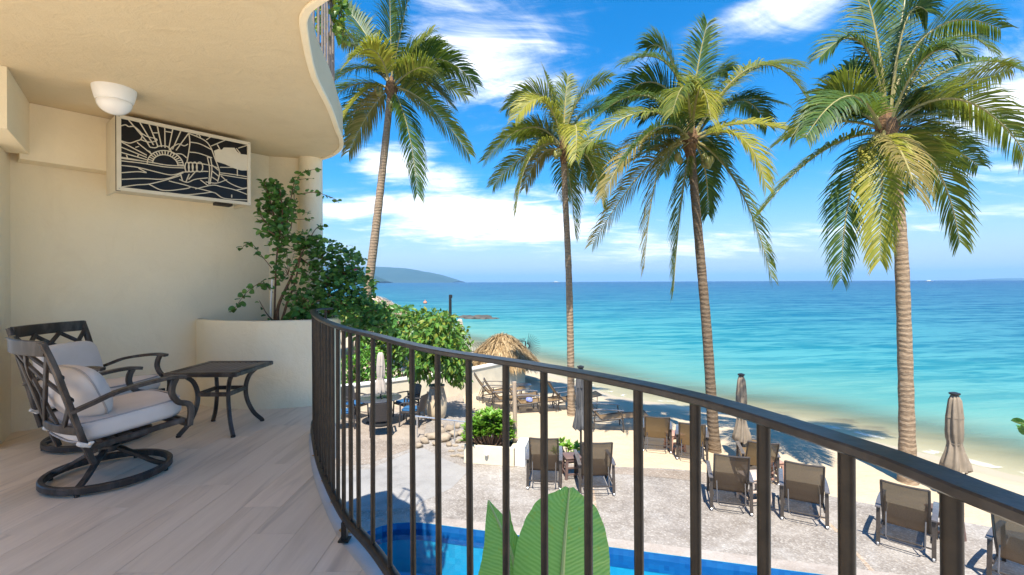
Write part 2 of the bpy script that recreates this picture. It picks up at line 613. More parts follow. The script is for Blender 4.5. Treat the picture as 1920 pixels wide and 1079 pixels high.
def sea_mat():
    m, n, b, o = new_mat('sea_water')
    p = geo_pos(n)
    a = n.node('ShaderNodeAttribute', attribute_name='shore').outputs['Fac']
    sep = n.node('ShaderNodeSeparateXYZ')
    n.l.new(p, sep.inputs[0])
    # swell and sea-bed patches run along the shore
    rp = n.mapping(p, (1, 1, 1), (0, 0, R(-8)))
    st = n.noise(n.mapping(rp, (0.05, 0.22, 1)), 1.0, 4, 0.55, 0.4)
    st2 = n.noise(n.mapping(rp, (0.011, 0.05, 1), loc=(3, 1, 0)), 1.0, 4, 0.6, 0.3)
    aa = n.m('ADD', a, n.m('MULTIPLY', n.m('MULTIPLY', n.m('SUBTRACT', st, 0.5), n.m('MINIMUM', n.m('MAXIMUM', a, 0.0), 60.0)), 0.9))
    aa = n.m('ADD', aa, n.m('MULTIPLY', n.m('MULTIPLY', n.m('SUBTRACT', st2, 0.5), n.m('MINIMUM', n.m('MAXIMUM', a, 0.0), 900.0)), 1.3))
    lg = n.m('DIVIDE', n.m('LOGARITHM', n.m('ADD', n.m('MAXIMUM', aa, 0.0), 1.0), 10.0), 3.6)
    c = n.ramp(lg, [(0.0, (0.30, 0.265, 0.17)), (0.13, (0.20, 0.255, 0.18)), (0.24, (0.09, 0.245, 0.205)), (0.36, (0.022, 0.195, 0.205)),
                    (0.46, (0.003, 0.135, 0.185)), (0.56, (0.002, 0.10, 0.175)), (0.70, (0.003, 0.08, 0.17)), (0.83, (0.003, 0.062, 0.155)),
                    (1.0, (0.002, 0.040, 0.125))])
    w1 = n.noise(n.mapping(rp, (0.35, 1.5, 1)), 1.0, 4, 0.6, 0.5)
    w2 = n.noise(n.mapping(rp, (1.3, 4.5, 1), (0, 0, R(14))), 1.0, 4, 0.6, 0.6)
    w3 = n.noise(n.mapping(rp, (0.05, 0.35, 1)), 1.0, 3, 0.5, 0.2)
    w4 = n.noise(n.mapping(rp, (0.10, 0.75, 1), loc=(2, 5, 0)), 1.0, 4, 0.6, 0.35)
    crest = n.node('ShaderNodeMapRange')
    crest.inputs['From Min'].default_value = 0.45
    crest.inputs['From Max'].default_value = 0.56
    n.l.new(n.m('ADD', n.m('MULTIPLY', w1, 0.42), n.m('ADD', n.m('MULTIPLY', w3, 0.28), n.m('MULTIPLY', w4, 0.30))), crest.inputs['Value'])
    far = n.node('ShaderNodeMapRange')
    far.inputs['From Min'].default_value = 2.0
    far.inputs['From Max'].default_value = 14.0
    n.l.new(a, far.inputs['Value'])
    lt = n.mix(0.12, c, (0.30, 0.58, 0.62, 1))
    dk = n.mix(1.0, c, (0.22, 0.72, 0.90, 1), 'MULTIPLY')
    c = n.mix(far.outputs[0], c, lt)
    c = n.mix(n.m('MULTIPLY', n.m('MULTIPLY', crest.outputs[0], 0.95), far.outputs[0]), c, dk)
    hgt = n.m('ADD', n.m('ADD', n.m('MULTIPLY', w1, 0.5), n.m('MULTIPLY', w2, 0.16)), n.m('MULTIPLY', w3, 0.8))
    amp = n.node('ShaderNodeMapRange')
    amp.inputs['From Min'].default_value = 0.0
    amp.inputs['From Max'].default_value = 9.0
    amp.inputs['To Min'].default_value = 0.12
    n.l.new(a, amp.inputs['Value'])
    nrm = n.bump(n.m('MULTIPLY', hgt, amp.outputs[0]), 0.55, 0.30)
    df = n.node('ShaderNodeBsdfDiffuse')
    n.put(df.inputs['Color'], c)
    n.put(df.inputs['Normal'], nrm)
    gl = n.node('ShaderNodeBsdfGlossy')
    gl.inputs['Roughness'].default_value = 0.12
    n.put(gl.inputs['Normal'], nrm)
    fr = n.node('ShaderNodeFresnel')
    fr.inputs[0].default_value = 1.33
    n.put(fr.inputs['Normal'], nrm)
    # wave slopes keep the mirror of the low sky far from total
    body = n.node('ShaderNodeMixShader')
    n.l.new(n.m('MINIMUM', n.m('MULTIPLY', fr.outputs[0], 0.5), 0.13), body.inputs[0])
    n.l.new(df.outputs[0], body.inputs[1])
    n.l.new(gl.outputs[0], body.inputs[2])
    # thin edge of the wash lets the sand show through
    tr = n.node('ShaderNodeBsdfTransparent')
    tr.inputs[0].default_value = (0.93, 0.97, 0.92, 1)
    al = n.node('ShaderNodeMapRange')
    al.interpolation_type = 'SMOOTHSTEP'
    al.inputs['From Min'].default_value = -0.5
    al.inputs['From Max'].default_value = 6.0
    al.inputs['To Max'].default_value = 1.0
    n.l.new(n.m('ADD', a, n.m('MULTIPLY', n.m('SUBTRACT', w1, 0.5), 2.0)), al.inputs['Value'])
    # a broken line of foam where the last wave stops
    fo = n.m('SUBTRACT', 1.0, n.m('MULTIPLY', n.m('ABSOLUTE', n.m('SUBTRACT', n.m('ADD', a, n.m('MULTIPLY', st, 1.6)), 1.2)), 4.0), clamp=True)
    fo = n.m('MULTIPLY', fo, n.m('GREATER_THAN', n.noise(p, 2.5, 4, 0.7), 0.54))
    mx = n.node('ShaderNodeMixShader')
    n.l.new(al.outputs[0], mx.inputs[0])
    n.l.new(tr.outputs[0], mx.inputs[1])
    n.l.new(body.outputs[0], mx.inputs[2])
    fd = n.node('ShaderNodeBsdfDiffuse')
    fd.inputs[0].default_value = (0.8, 0.8, 0.76, 1)
    mx2 = n.node('ShaderNodeMixShader')
    n.l.new(n.m('MULTIPLY', fo, 0.5), mx2.inputs[0])
    n.l.new(mx.outputs[0], mx2.inputs[1])
    n.l.new(fd.outputs[0], mx2.inputs[2])
    n.l.new(mx2.outputs[0], o.inputs['Surface'])
    return m


def concrete_mat(name, c_lo, c_mid, c_hi, speck=0.5, patch=0.6, wet=0.0):
    m, n, b, o = new_mat(name)
    p = geo_pos(n)
    big = n.noise(p, 0.9, 6, 0.62, 0.7)
    med = n.noise(p, 4.5, 5, 0.65, 0.5)
    vor = n.node('ShaderNodeTexVoronoi')
    n.put(vor.inputs['Vector'], p)
    vor.inputs['Scale'].default_value = 42
    f = n.m('ADD', n.m('MULTIPLY', big, patch), n.m('MULTIPLY', med, 1 - patch))
    c = n.ramp(f, [(0.32, c_lo), (0.5, c_mid), (0.66, c_hi)])
    st = n.node('ShaderNodeMapRange')
    st.inputs['From Min'].default_value = 0.52
    st.inputs['From Max'].default_value = 0.66
    n.l.new(n.noise(n.mapping(p, (1, 1.6, 1), loc=(4, 9, 0)), 0.55, 6, 0.68, 1.1), st.inputs['Value'])
    c = n.mix(n.m('MULTIPLY', st.outputs[0], 0.45), c, col4(tuple(v * .62 for v in c_lo)))
    sp = n.node('ShaderNodeSeparateColor')
    n.l.new(vor.outputs['Color'], sp.inputs[0])
    c = n.mix(n.m('MULTIPLY', sp.outputs[0], speck), c, n.mix(sp.outputs[1], (0.62, 0.58, 0.52, 1), (0.16, 0.13, 0.10, 1)))
    n.put(b.inputs['Base Color'], c)
    wetn = n.node('ShaderNodeMapRange')
    wetn.inputs['From Min'].default_value = 0.5
    wetn.inputs['From Max'].default_value = 0.62
    wetn.inputs['To Min'].default_value = 0.8
    wetn.inputs['To Max'].default_value = 0.8 - wet
    n.l.new(n.noise(p, 0.8, 4, 0.6, 0.4), wetn.inputs['Value'])
    n.l.new(wetn.outputs[0], b.inputs['Roughness'])
    n.put(b.inputs['Normal'], n.bump(n.m('ADD', vor.outputs['Distance'], n.m('MULTIPLY', med, 0.8)), 0.35, 0.015))
    return m


def mesh_sling_mat(name, c1, c2):
    m, n, b, o = new_mat(name)
    p = n.node('ShaderNodeTexCoord').outputs['Object']
    wv = n.m('MULTIPLY', n.noise(n.mapping(p, (160, 160, 160)), 1.0, 2, 0.5), 1.0)
    big = n.noise(p, 4, 3, 0.5)
    c = n.mix(n.ramp(wv, [(0.4, 0.0), (0.6, 1.0)]), c1, c2)
    c = n.mix(n.m('MULTIPLY', big, 0.3), c, c2)
    n.put(b.inputs['Base Color'], c)
    b.inputs['Roughness'].default_value = 0.7
    tr = n.node('ShaderNodeBsdfTranslucent')
    n.put(tr.inputs['Color'], c)
    hole = n.node('ShaderNodeBsdfTransparent')
    mx = n.node('ShaderNodeMixShader')
    mx.inputs[0].default_value = 0.35
    n.l.new(b.outputs[0], mx.inputs[1])
    n.l.new(tr.outputs[0], mx.inputs[2])
    mx2 = n.node('ShaderNodeMixShader')
    mx2.inputs[0].default_value = 0.12
    n.l.new(mx.outputs[0], mx2.inputs[1])
    n.l.new(hole.outputs[0], mx2.inputs[2])
    n.l.new(mx2.outputs[0], o.inputs['Surface'])
    return m


def pool_water_mat():
    m, n, b, o = new_mat('pool_water')
    p = geo_pos(n)
    h = n.noise(p, 3.0, 3, 0.5, 0.4)
    nrm = n.bump(h, 0.25, 0.03)
    gl = n.node('ShaderNodeBsdfGlossy')
    gl.inputs['Roughness'].default_value = 0.03
    n.put(gl.inputs['Normal'], nrm)
    tr = n.node('ShaderNodeBsdfTransparent')
    tr.inputs[0].default_value = (0.72, 0.93, 0.98, 1)
    fr = n.node('ShaderNodeFresnel')
    fr.inputs[0].default_value = 1.33
    n.put(fr.inputs['Normal'], nrm)
    mx = n.node('ShaderNodeMixShader')
    n.l.new(fr.outputs[0], mx.inputs[0])
    n.l.new(tr.outputs[0], mx.inputs[1])
    n.l.new(gl.outputs[0], mx.inputs[2])
    n.l.new(mx.outputs[0], o.inputs['Surface'])
    return m


def tile_mat(name, c1, c2, size=0.06):
    m, n, b, o = new_mat(name)
    p = geo_pos(n)
    br = n.node('ShaderNodeTexVoronoi')
    br.feature = 'F1'
    br.distance = 'CHEBYCHEV'
    br.inputs['Randomness'].default_value = 0.0
    n.put(br.inputs['Vector'], p)
    br.inputs['Scale'].default_value = 1 / size
    sp = n.node('ShaderNodeSeparateColor')
    n.l.new(br.outputs['Color'], sp.inputs[0])
    n.put(b.inputs['Base Color'], n.mix(sp.outputs[0], c1, c2))
    b.inputs['Roughness'].default_value = 0.3
    return m


def banana_mat():
    m, n, b, o = new_mat('banana_blade')
    uv = n.node('ShaderNodeUVMap')
    s = n.node('ShaderNodeSeparateXYZ')
    n.l.new(uv.outputs[0], s.inputs[0])
    v = n.m('SUBTRACT', s.outputs[1], n.m('MULTIPLY', n.m('ABSOLUTE', s.outputs[0]), 0.10))
    wob = n.noise(n.mapping(uv.outputs[0], (3, 10, 1)), 1.5, 3, 0.6)
    st = n.m('PINGPONG', n.m('MULTIPLY', n.m('ADD', v, n.m('MULTIPLY', wob, 0.02)), 34.0), 0.5)
    st2 = n.noise(n.mapping(uv.outputs[0], (2.0, 46, 1)), 1.6, 4, 0.7)
    c = n.ramp(n.m('ADD', n.m('MULTIPLY', st, 0.9), n.m('MULTIPLY', st2, 0.5)), [(0.15, (0.19, 0.46, 0.09)), (0.5, (0.28, 0.58, 0.13)), (0.9, (0.38, 0.66, 0.20))])
    yl = n.node('ShaderNodeMapRange')
    yl.inputs['From Min'].default_value = 0.62
    yl.inputs['From Max'].default_value = 0.72
    n.l.new(n.noise(n.mapping(uv.outputs[0], (2.2, 5, 1), loc=(4, 2, 0)), 1.6, 3, 0.6), yl.inputs['Value'])
    c = n.mix(n.m('MULTIPLY', yl.outputs[0], 0.75), c, (0.42, 0.46, 0.03, 1))
    n.put(b.inputs['Base Color'], c)
    b.inputs['Roughness'].default_value = 0.35
    n.put(b.inputs['Normal'], n.bump(st, 0.35, 0.008))
    tr = n.node('ShaderNodeBsdfTranslucent')
    n.put(tr.inputs['Color'], n.mix(0.4, c, (0.35, 0.5, 0.05, 1)))
    mx = n.node('ShaderNodeMixShader')
    mx.inputs[0].default_value = 0.35
    n.l.new(b.outputs[0], mx.inputs[1])
    n.l.new(tr.outputs[0], mx.inputs[2])
    n.l.new(mx.outputs[0], o.inputs['Surface'])
    return m


M['trunk'] = trunk_mat()
M['trunk_dark'] = trunk_mat('dark_palm_trunk', 0.55)
M['plank'] = plank_mat()
M['sand'] = sand_mat()
M['sea'] = sea_mat()
M['patio'] = concrete_mat('patio_aggregate', (0.13, 0.107, 0.086), (0.225, 0.198, 0.172), (0.335, 0.312, 0.285), 0.38, 0.6, 0.3)
M['patio_light'] = concrete_mat('patio_cement', (0.23, 0.215, 0.20), (0.27, 0.258, 0.242), (0.31, 0.297, 0.28), 0.08, 0.7, 0.3)
M['patio_brown'] = concrete_mat('patio_brown', (0.16, 0.122, 0.088), (0.22, 0.172, 0.13), (0.275, 0.225, 0.178), 0.35, 0.6, 0.0)
M['patio_tan'] = concrete_mat('patio_tan', (0.25, 0.197, 0.15), (0.30, 0.247, 0.19), (0.345, 0.29, 0.235), 0.2, 0.6, 0.0)
M['coping'] = concrete_mat('pool_coping', (0.27, 0.222, 0.185), (0.32, 0.278, 0.243), (0.375, 0.34, 0.312), 0.15, 0.5, 0.2)
M['joint'] = concrete_mat('patio_joint', (0.24, 0.16, 0.10), (0.32, 0.23, 0.15), (0.40, 0.30, 0.2), 0.5, 0.5)
M['bounce_paving'] = concrete_mat('bounce_paving', (0.77, 0.64, 0.46), (0.80, 0.67, 0.49), (0.83, 0.70, 0.52), 0.03, 0.6)  # pale paving for the unseen surfaces added to bounce sunlight
M['grout'] = simple('grout', (0.60, 0.52, 0.42), (0.52, 0.45, 0.36), 0.9, 20)
M['slab_edge'] = simple('slab_edge_cement', (0.62, 0.57, 0.51), (0.54, 0.49, 0.43), 0.85, 3, 0.3, 40)
M['rust'] = simple('rust_stain', (0.60, 0.30, 0.05), (0.48, 0.22, 0.04), 0.9, 40)
M['pool_water'] = pool_water_mat()
M['pool_floor'] = tile_mat('pool_floor_tile', (0.02, 0.30, 0.48, 1), (0.03, 0.36, 0.54, 1), 0.10)
M['pool_wall'] = tile_mat('pool_wall_tile', (0.008, 0.085, 0.27, 1), (0.012, 0.125, 0.34, 1), 0.07)
M['banana'] = banana_mat()
M['banana_rib'] = simple('banana_midrib', (0.42, 0.50, 0.20), (0.36, 0.45, 0.16), 0.4, 10)
M['banana_stem'] = simple('banana_stem', (0.20, 0.24, 0.08), (0.14, 0.11, 0.05), 0.7, 6)
M['sling'] = mesh_sling_mat('brown_sling', (0.17, 0.11, 0.06, 1), (0.10, 0.062, 0.035, 1))
M['sling_lit'] = mesh_sling_mat('lit_sling', (0.30, 0.195, 0.085, 1), (0.20, 0.125, 0.055, 1))  # the brown sling again, with its sunlit tone put into the colour
M['chair_frame'] = simple('chair_frame_paint', (0.075, 0.06, 0.05), (0.05, 0.042, 0.036), 0.4, 12, obj=True, metal=0.2)
M['chair_arm'] = simple('chair_arm_paint', (0.16, 0.145, 0.14), (0.12, 0.11, 0.105), 0.22, 12, obj=True, metal=0.3)
M['stool'] = simple('terracotta_plastic', (0.42, 0.235, 0.17), (0.36, 0.20, 0.145), 0.55, 8, obj=True)
M['stool_brown'] = simple('brown_plastic', (0.15, 0.095, 0.08), (0.12, 0.075, 0.062), 0.5, 8, obj=True)
M['stool_beige'] = simple('beige_plastic', (0.58, 0.46, 0.37), (0.52, 0.40, 0.32), 0.55, 8, obj=True)
M['canvas'] = simple('taupe_canvas', (0.27, 0.215, 0.155), (0.20, 0.16, 0.115), 0.9, 5, 0.4, 300, obj=True, dist=0.002)
M['canvas_grey'] = simple('grey_canvas', (0.04, 0.04, 0.043), (0.13, 0.128, 0.126), 0.85, 3, obj=True, stretch=(9, 9, .4))
M['canvas_cream'] = simple('cream_canvas', (0.46, 0.40, 0.34), (0.40, 0.345, 0.29), 0.9, 5, obj=True)
M['thatch'] = leaf_mat('thatch_straw', [(0.22, 0.135, 0.06), (0.38, 0.26, 0.13), (0.50, 0.37, 0.21), (0.14, 0.085, 0.04), (0.44, 0.31, 0.165)], 0.8, 0.1, 0.15)
M['thatch_core'] = simple('thatch_core', (0.28, 0.19, 0.10), (0.20, 0.13, 0.07), 0.95, 20)
M['thatch_pale'] = leaf_mat('pale_thatch_straw', [(0.46, 0.38, 0.30), (0.56, 0.47, 0.38), (0.38, 0.30, 0.24)], 0.8, 0.1, 0.15)
M['wood'] = simple('bare_pole_wood', (0.45, 0.34, 0.24), (0.34, 0.25, 0.17), 0.8, 6, 0.3, 20, stretch=(4, 4, .6))
M['iron'] = simple('black_iron', (0.02, 0.022, 0.025), (0.03, 0.03, 0.03), 0.45, 12, metal=0.3)
M['wicker'] = simple('black_wicker', (0.03, 0.027, 0.027), (0.055, 0.048, 0.046), 0.5, 60, 0.6, 90, obj=True, dist=0.006)
M['blue'] = simple('blue_cushion', (0.02, 0.11, 0.25), (0.015, 0.085, 0.20), 0.85, 6, obj=True)
M['table_top'] = simple('dark_glass_top', (0.045, 0.05, 0.06), (0.06, 0.065, 0.075), 0.15, 4)
M['clay'] = None
M['rock'] = simple('rubble_stone', (0.36, 0.29, 0.21), (0.24, 0.19, 0.135), 0.9, 6, 0.6, 14, dist=0.03)
M['reef'] = simple('reef_rock', (0.05, 0.048, 0.04), (0.09, 0.08, 0.065), 0.7, 1.5, 0.6, 4, dist=0.2)
M['steel'] = simple('brushed_handrail', (0.62, 0.62, 0.62), (0.55, 0.55, 0.55), 0.3, 20, metal=0.7)
M['buoy'] = simple('buoy_plastic', (0.75, 0.20, 0.10), None, 0.4, 5)
M['boat'] = simple('boat_hull', (0.7, 0.7, 0.7), (0.5, 0.5, 0.52), 0.4, 3)
M['hill'] = simple('forested_hill', (0.02, 0.05, 0.04), (0.035, 0.065, 0.05), 0.95, 0.004, spec=0.1)
M['glass'] = simple('door_glass', (0.02, 0.022, 0.024), None, 0.05, 2)
M['towel'] = simple('blue_towel', (0.06, 0.08, 0.45), (0.3, 0.35, 0.6), 0.95, 20)
M['paper'] = simple('cream_strap', (0.72, 0.68, 0.62), None, 0.9, 20)


def clay_mat():
    m, n, b, o = new_mat('glazed_clay_jar')
    p = n.node('ShaderNodeTexCoord').outputs['Object']
    s = n.node('ShaderNodeSeparateXYZ')
    n.l.new(p, s.inputs[0])
    z = n.m('ADD', s.outputs[2], n.m('MULTIPLY', n.noise(n.mapping(p, (5, 5, 1)), 2, 3, .5), 0.06))
    c = n.ramp(z, [(0.0, (0.62, 0.50, 0.33)), (0.50, (0.66, 0.55, 0.38)), (0.60, (0.62, 0.50, 0.34)), (0.66, (0.30, 0.25, 0.20)), (0.95, (0.25, 0.20, 0.16))])
    c = n.mix(n.m('MULTIPLY', n.noise(p, 9, 4, .6), .5), c, (0.40, 0.30, 0.2, 1))
    n.put(b.inputs['Base Color'], c)
    b.inputs['Roughness'].default_value = 0.55
    return m


M['clay'] = clay_mat()

# ================================================================== THE PLACE
GZ = -2.75          # patio level
SEA = -3.35         # water level

SHORE = [(70, -60), (28, -3), (11.9, 10.9), (9.24, 15.06), (4.06, 18.8), (1.15, 25.2), (-2.4, 31), (-5.6, 37), (-13, 45), (-70, 80),
         (-400, 420), (-2600, 4200)]


def shore_dist(x, y):
    """signed distance to the waterline, positive on the sea side"""
    best = 1e18
    sg = 1
    for i in range(len(SHORE) - 1):
        ax, ay = SHORE[i]
        bx, by = SHORE[i + 1]
        dx, dy = bx - ax, by - ay
        t = ((x - ax) * dx + (y - ay) * dy) / (dx * dx + dy * dy)
        if 0 < i:
            t = max(t, 0)
        if i < len(SHORE) - 2:
            t = min(t, 1)
        px, py = ax + t * dx, ay + t * dy
        d = (x - px) ** 2 + (y - py) ** 2
        if d < best:
            best = d
            sg = 1 if dx * (y - ay) - dy * (x - ax) < 0 else -1
    return sg * math.sqrt(best)


PATIO_EDGE = [(30, -8), (13, 4.6), (9.3, 6.7), (6.46, 8.36), (5.0, 9.3), (3.72, 9.93), (2.53, 10.1), (1.2, 10.35), (0.1, 11.2), (-0.6, 12.6), (-1.3, 14.6), (-2.0, 17.0)]


def edge_dist(x, y):
    """distance seawards of the patio edge (negative on the patio)"""
    best = 1e18
    sg = 1
    for i in range(len(PATIO_EDGE) - 1):
        ax, ay = PATIO_EDGE[i]
        bx, by = PATIO_EDGE[i + 1]
        dx, dy = bx - ax, by - ay
        t = min(1, max(0, ((x - ax) * dx + (y - ay) * dy) / (dx * dx + dy * dy)))
        px, py = ax + t * dx, ay + t * dy
        d = (x - px) ** 2 + (y - py) ** 2
        if d < best:
            best = d
            sg = 1 if dx * (y - ay) - dy * (x - ax) < 0 else -1
    return sg * math.sqrt(best)


def sand_z(x, y):
    s = shore_dist(x, y)
    e = edge_dist(x, y)
    if s < 0:
        z = SEA + min(0.52, 0.14 * (-s))
        z += 0.05 * mnoise.noise((x * 0.5, y * 0.5, 1.3)) * min(1, -s / 3)
        z += 0.025 * mnoise.noise((x * 1.7, y * 1.7, 4.3)) * min(1, -s / 2)
    else:
        z = SEA - 0.09 * s
    if e < 0.6 and y < 17.2:
        z = min(z, -2.80 - max(0, -e - 0.1) * 0.6)
    return max(z, -6)


def build_ground():
    # sand
    mb = MB()
    idx = {}
    xs = [-34 + 0.42 * i for i in range(170)]
    ys = [-6 + 0.42 * j for j in range(190)]
    sh = []
    for i, x in enumerate(xs):
        for j, y in enumerate(ys):
            if edge_dist(x, y) < -1.3 and y < 17.5:
                continue
            if shore_dist(x, y) > 22:
                continue
            idx[(i, j)] = len(mb.v)
            mb.v.append(Vector((x, y, sand_z(x, y))))
            sh.append(shore_dist(x, y))
    for i in range(len(xs) - 1):
        for j in range(len(ys) - 1):
            k = [(i, j), (i + 1, j), (i + 1, j + 1), (i, j + 1)]
            if all(q in idx for q in k):
                mb.f.append(tuple(idx[q] for q in k))
    o = mb.build('sand', M['sand'], kind='structure')
    a = o.data.attributes.new('shore', 'FLOAT', 'POINT')
    a.data.foreach_set('value', sh)
    # sea: polar sheet round the viewer out to the horizon
    mb = MB()
    sh = []
    na, nr = 220, 150
    rad = [6.0 * (30000 / 6.0) ** (k / (nr - 1)) for k in range(nr)]
    angs = [R(-125) + R(250) * i / (na - 1) for i in range(na)]
    for r in rad:
        for t in angs:
            x, y = r * math.sin(t), r * math.cos(t)
            s = shore_dist(x, y)
            z = SEA
            if 0.5 < s < 300:
                z += 0.035 * min(1, s / 8) * math.sin(s * 0.9 + 1.2 * mnoise.noise((x * .06, y * .06, 0)) * 4) * (1 if r < 60 else 0.5)
            mb.v.append(Vector((x, y, z)))
            sh.append(s)
    for k in range(nr - 1):
        for i in range(na - 1):
            q = (k * na + i, k * na + i + 1, (k + 1) * na + i + 1, (k + 1) * na + i)
            if max(sh[w] for w in q) > -2.5:
                mb.f.append(q)
    o = mb.build('sea', M['sea'], kind='structure', angle=180)
    a = o.data.attributes.new('shore', 'FLOAT', 'POINT')
    a.data.foreach_set('value', sh)
    o.data.update()


POOL = None


def rounded(poly, r, n=6):
    out = []
    m = len(poly)
    for i in range(m):
        p0, p1, p2 = Vector(poly[i - 1]), Vector(poly[i]), Vector(poly[(i + 1) % m])
        rr = r[i] if isinstance(r, (list, tuple)) else r
        a = (p0 - p1).normalized()
        b = (p2 - p1).normalized()
        A, B = p1 + a * rr, p1 + b * rr
        for k in range(n + 1):
            t = k / n
            out.append(A * (1 - t) ** 2 + p1 * 2 * t * (1 - t) + B * t * t)
    return [(p.x, p.y) for p in out]


def fill_mesh(name, loops, z, mat, parent=None, kind=None):
    bm = bmesh.new()
    es = []
    for lp in loops:
        vs_ = [bm.verts.new((p[0], p[1], z)) for p in lp]
        for i in range(len(vs_)):
            es.append(bm.edges.new((vs_[i], vs_[(i + 1) % len(vs_)])))
    bmesh.ops.triangle_fill(bm, edges=es, use_beauty=True, normal=(0, 0, 1))
    for f in bm.faces:
        if f.normal.z < 0:
            f.normal_flip()
    me = bpy.data.meshes.new(name)
    bm.to_mesh(me)
    bm.free()
    me.materials.append(mat)
    o = bpy.data.objects.new(name, me)
    COL.objects.link(o)
    if parent:
        o.parent = parent
    if kind:
        o['kind'] = kind
    return o


def build_patio():
    global POOL
    pool = rounded([(-2.35, 8.0), (-2.62, 6.5), (-1.6, 5.5), (11.5, 3.2), (11.5, 4.55)], [1.0, .6, .6, .3, .3])
    POOL = pool
    edge = spline([(p[0], p[1]) for p in PATIO_EDGE], 4)
    outer = [(p.x, p.y) for p in edge] + [(-34, 17.0), (-34, -30), (30, -30)]
    cop = rounded([(-2.62, 8.3), (-2.95, 6.4), (-1.75, 5.18), (11.85, 2.8), (11.85, 4.75)], [1.15, .7, .7, .35, .35])
    patio = fill_mesh('patio', [outer, cop], GZ, M['patio'], kind='structure')
    # visible drop of the patio edge onto the sand
    mb = MB()
    pts = [(p.x, p.y) for p in edge]
    for i in range(len(pts) - 1):
        a, b = pts[i], pts[i + 1]
        mb.add([(a[0], a[1], GZ), (b[0], b[1], GZ), (b[0], b[1], GZ - .5), (a[0], a[1], GZ - .5)], [(0, 1, 2, 3)])
    mb.build('patio_edge', M['patio_brown'], patio)
    # differently cast fields of the paving, each a thin sheet
    z1 = GZ + .004

    def field(name, pix, mat, z=z1):
        return fill_mesh(name, [[tuple(gp(px, py, GZ)[:2]) for px, py in pix]], z, mat, patio)
    field('cement_field', [(560, 885), (690, 878), (790, 838), (835, 862), (880, 880), (845, 915), (770, 950), (690, 958), (600, 950)], M['patio_light'])
    field('stone_field', [(600, 770), (690, 762), (800, 790), (790, 832), (690, 868), (560, 878), (540, 800)], M['patio_brown'])
    field('terrace_field', [(480, 760), (640, 735), (800, 738), (868, 742), (866, 780), (800, 786), (690, 758), (600, 766), (480, 790)], M['patio_tan'])
    field('flagstone', [(712, 808), (745, 800), (795, 806), (790, 826), (745, 834), (710, 822)], M['patio_tan'], GZ + .008)
    field('kerb_strip', [(985, 868), (1060, 884), (1110, 888), (1200, 894), (1300, 905), (1400, 922), (1400, 902), (1300, 888), (1180, 879.5), (1110, 878), (1055, 872), (1000, 858)], M['patio_brown'])
    fill_mesh('bounce_strip', [[(-12, 5.05), (-3.1, 5.05), (-1.85, 4.9), (11.9, 2.6), (16, 2.4), (16, -1.2), (-.3, -.9), (-3.6, 3.4), (-12, 3.4)]], z1, M['bounce_paving'], patio)  # unseen pale strip added to bounce sunlight up to the ceiling
    field('joint_strip', [(1104, 915), (1112, 915), (1124, 1005), (1112, 1005)], M['joint'])
    field('joint_strip', [(1515, 955), (1519, 954), (1573, 1003), (1566, 1004)], M['joint'])
    field('joint_strip', [(1590, 1030), (1594, 1029), (1650, 1090), (1640, 1092)], M['joint'])
    # pool
    copo = fill_mesh('pool_coping', [cop, pool], GZ + .012, M['coping'], kind='structure')
    mb = MB()
    for lp, z0, z1_ in ((cop, GZ - .05, GZ + .012),):
        for i in range(len(lp)):
            a, b = lp[i], lp[(i + 1) % len(lp)]
            mb.add([(a[0], a[1], z0), (b[0], b[1], z0), (b[0], b[1], z1_), (a[0], a[1], z1_)], [(0, 1, 2, 3)])
    mb.build('coping_side', M['coping'], copo)
    depth = GZ - 1.05
    basin = fill_mesh('pool_basin', [pool], depth, M['pool_floor'], kind='structure')
    mb = MB()
    for i in range(len(pool)):
        a, b = pool[i], pool[(i + 1) % len(pool)]
        mb.add([(a[0], a[1], depth), (b[0], b[1], depth), (b[0], b[1], GZ + .012), (a[0], a[1], GZ + .012)], [(0, 1, 2, 3)])
    mb.build('basin_wall', M['pool_floor'], basin)
    mb = MB()
    ins = [(p[0] + (1.5 - p[0]) * .002, p[1] + (5.6 - p[1]) * .004) for p in pool]
    for i in range(len(ins)):
        a, b = ins[i], ins[(i + 1) % len(ins)]
        mb.add([(a[0], a[1], GZ - .27), (b[0], b[1], GZ - .27), (b[0], b[1], GZ + .008), (a[0], a[1], GZ + .008)], [(0, 1, 2, 3)])
    mb.build('tile_band', M['pool_wall'], basin)
    # steps in the rounded end
    mb = MB()
    step = rounded([(-2.2, 7.55), (-2.35, 6.6), (-1.5, 5.75), (-0.9, 6.9), (-1.2, 7.4)], .35)
    mb.prism(step, depth + .002, GZ - .62)
    mb.build('pool_step', M['pool_floor'], basin, smooth=False)
    fill_mesh('pool_water', [pool], GZ - .09, M['pool_water'], kind='structure')


build_ground()
build_patio()

# far land
def ridge(name, label, pts, Y, depth, mat):
    mb = MB()
    n = len(pts)
    rows = 7
    for r in range(rows):
        t = r / (rows - 1)
        for i, (px, py) in enumerate(pts):
            top = at(px, py, Y)
            base = at(px, hor(px) + 1.0, Y)
            h = max(top.z - SEA, 0)
            y = Y + depth * (t - 0.5) * 2
            k = math.cos((t - 0.5) * math.pi)
            z = SEA - 2 + (h + 2) * k ** 0.8
            z *= 1 + 0.10 * mnoise.noise((i * .9, r * 1.3, Y)) if 0 < r < rows - 1 and r != rows // 2 else 1
            mb.v.append(Vector((top.x, y, z)))
    for r in range(rows - 1):
        for i in range(n - 1):
            mb.f.append((r * n + i, r * n + i + 1, (r + 1) * n + i + 1, (r + 1) * n + i))
    o = mb.build(name, mat, angle=180, kind='structure')
    tag(o, label)
    return o


def dense(pts, n=6, amp=0.6):
    s = spline(pts, n)
    return [(p.x, p.y + amp * mnoise.noise((p.x * .13, 3.3, 0))) for p in s]


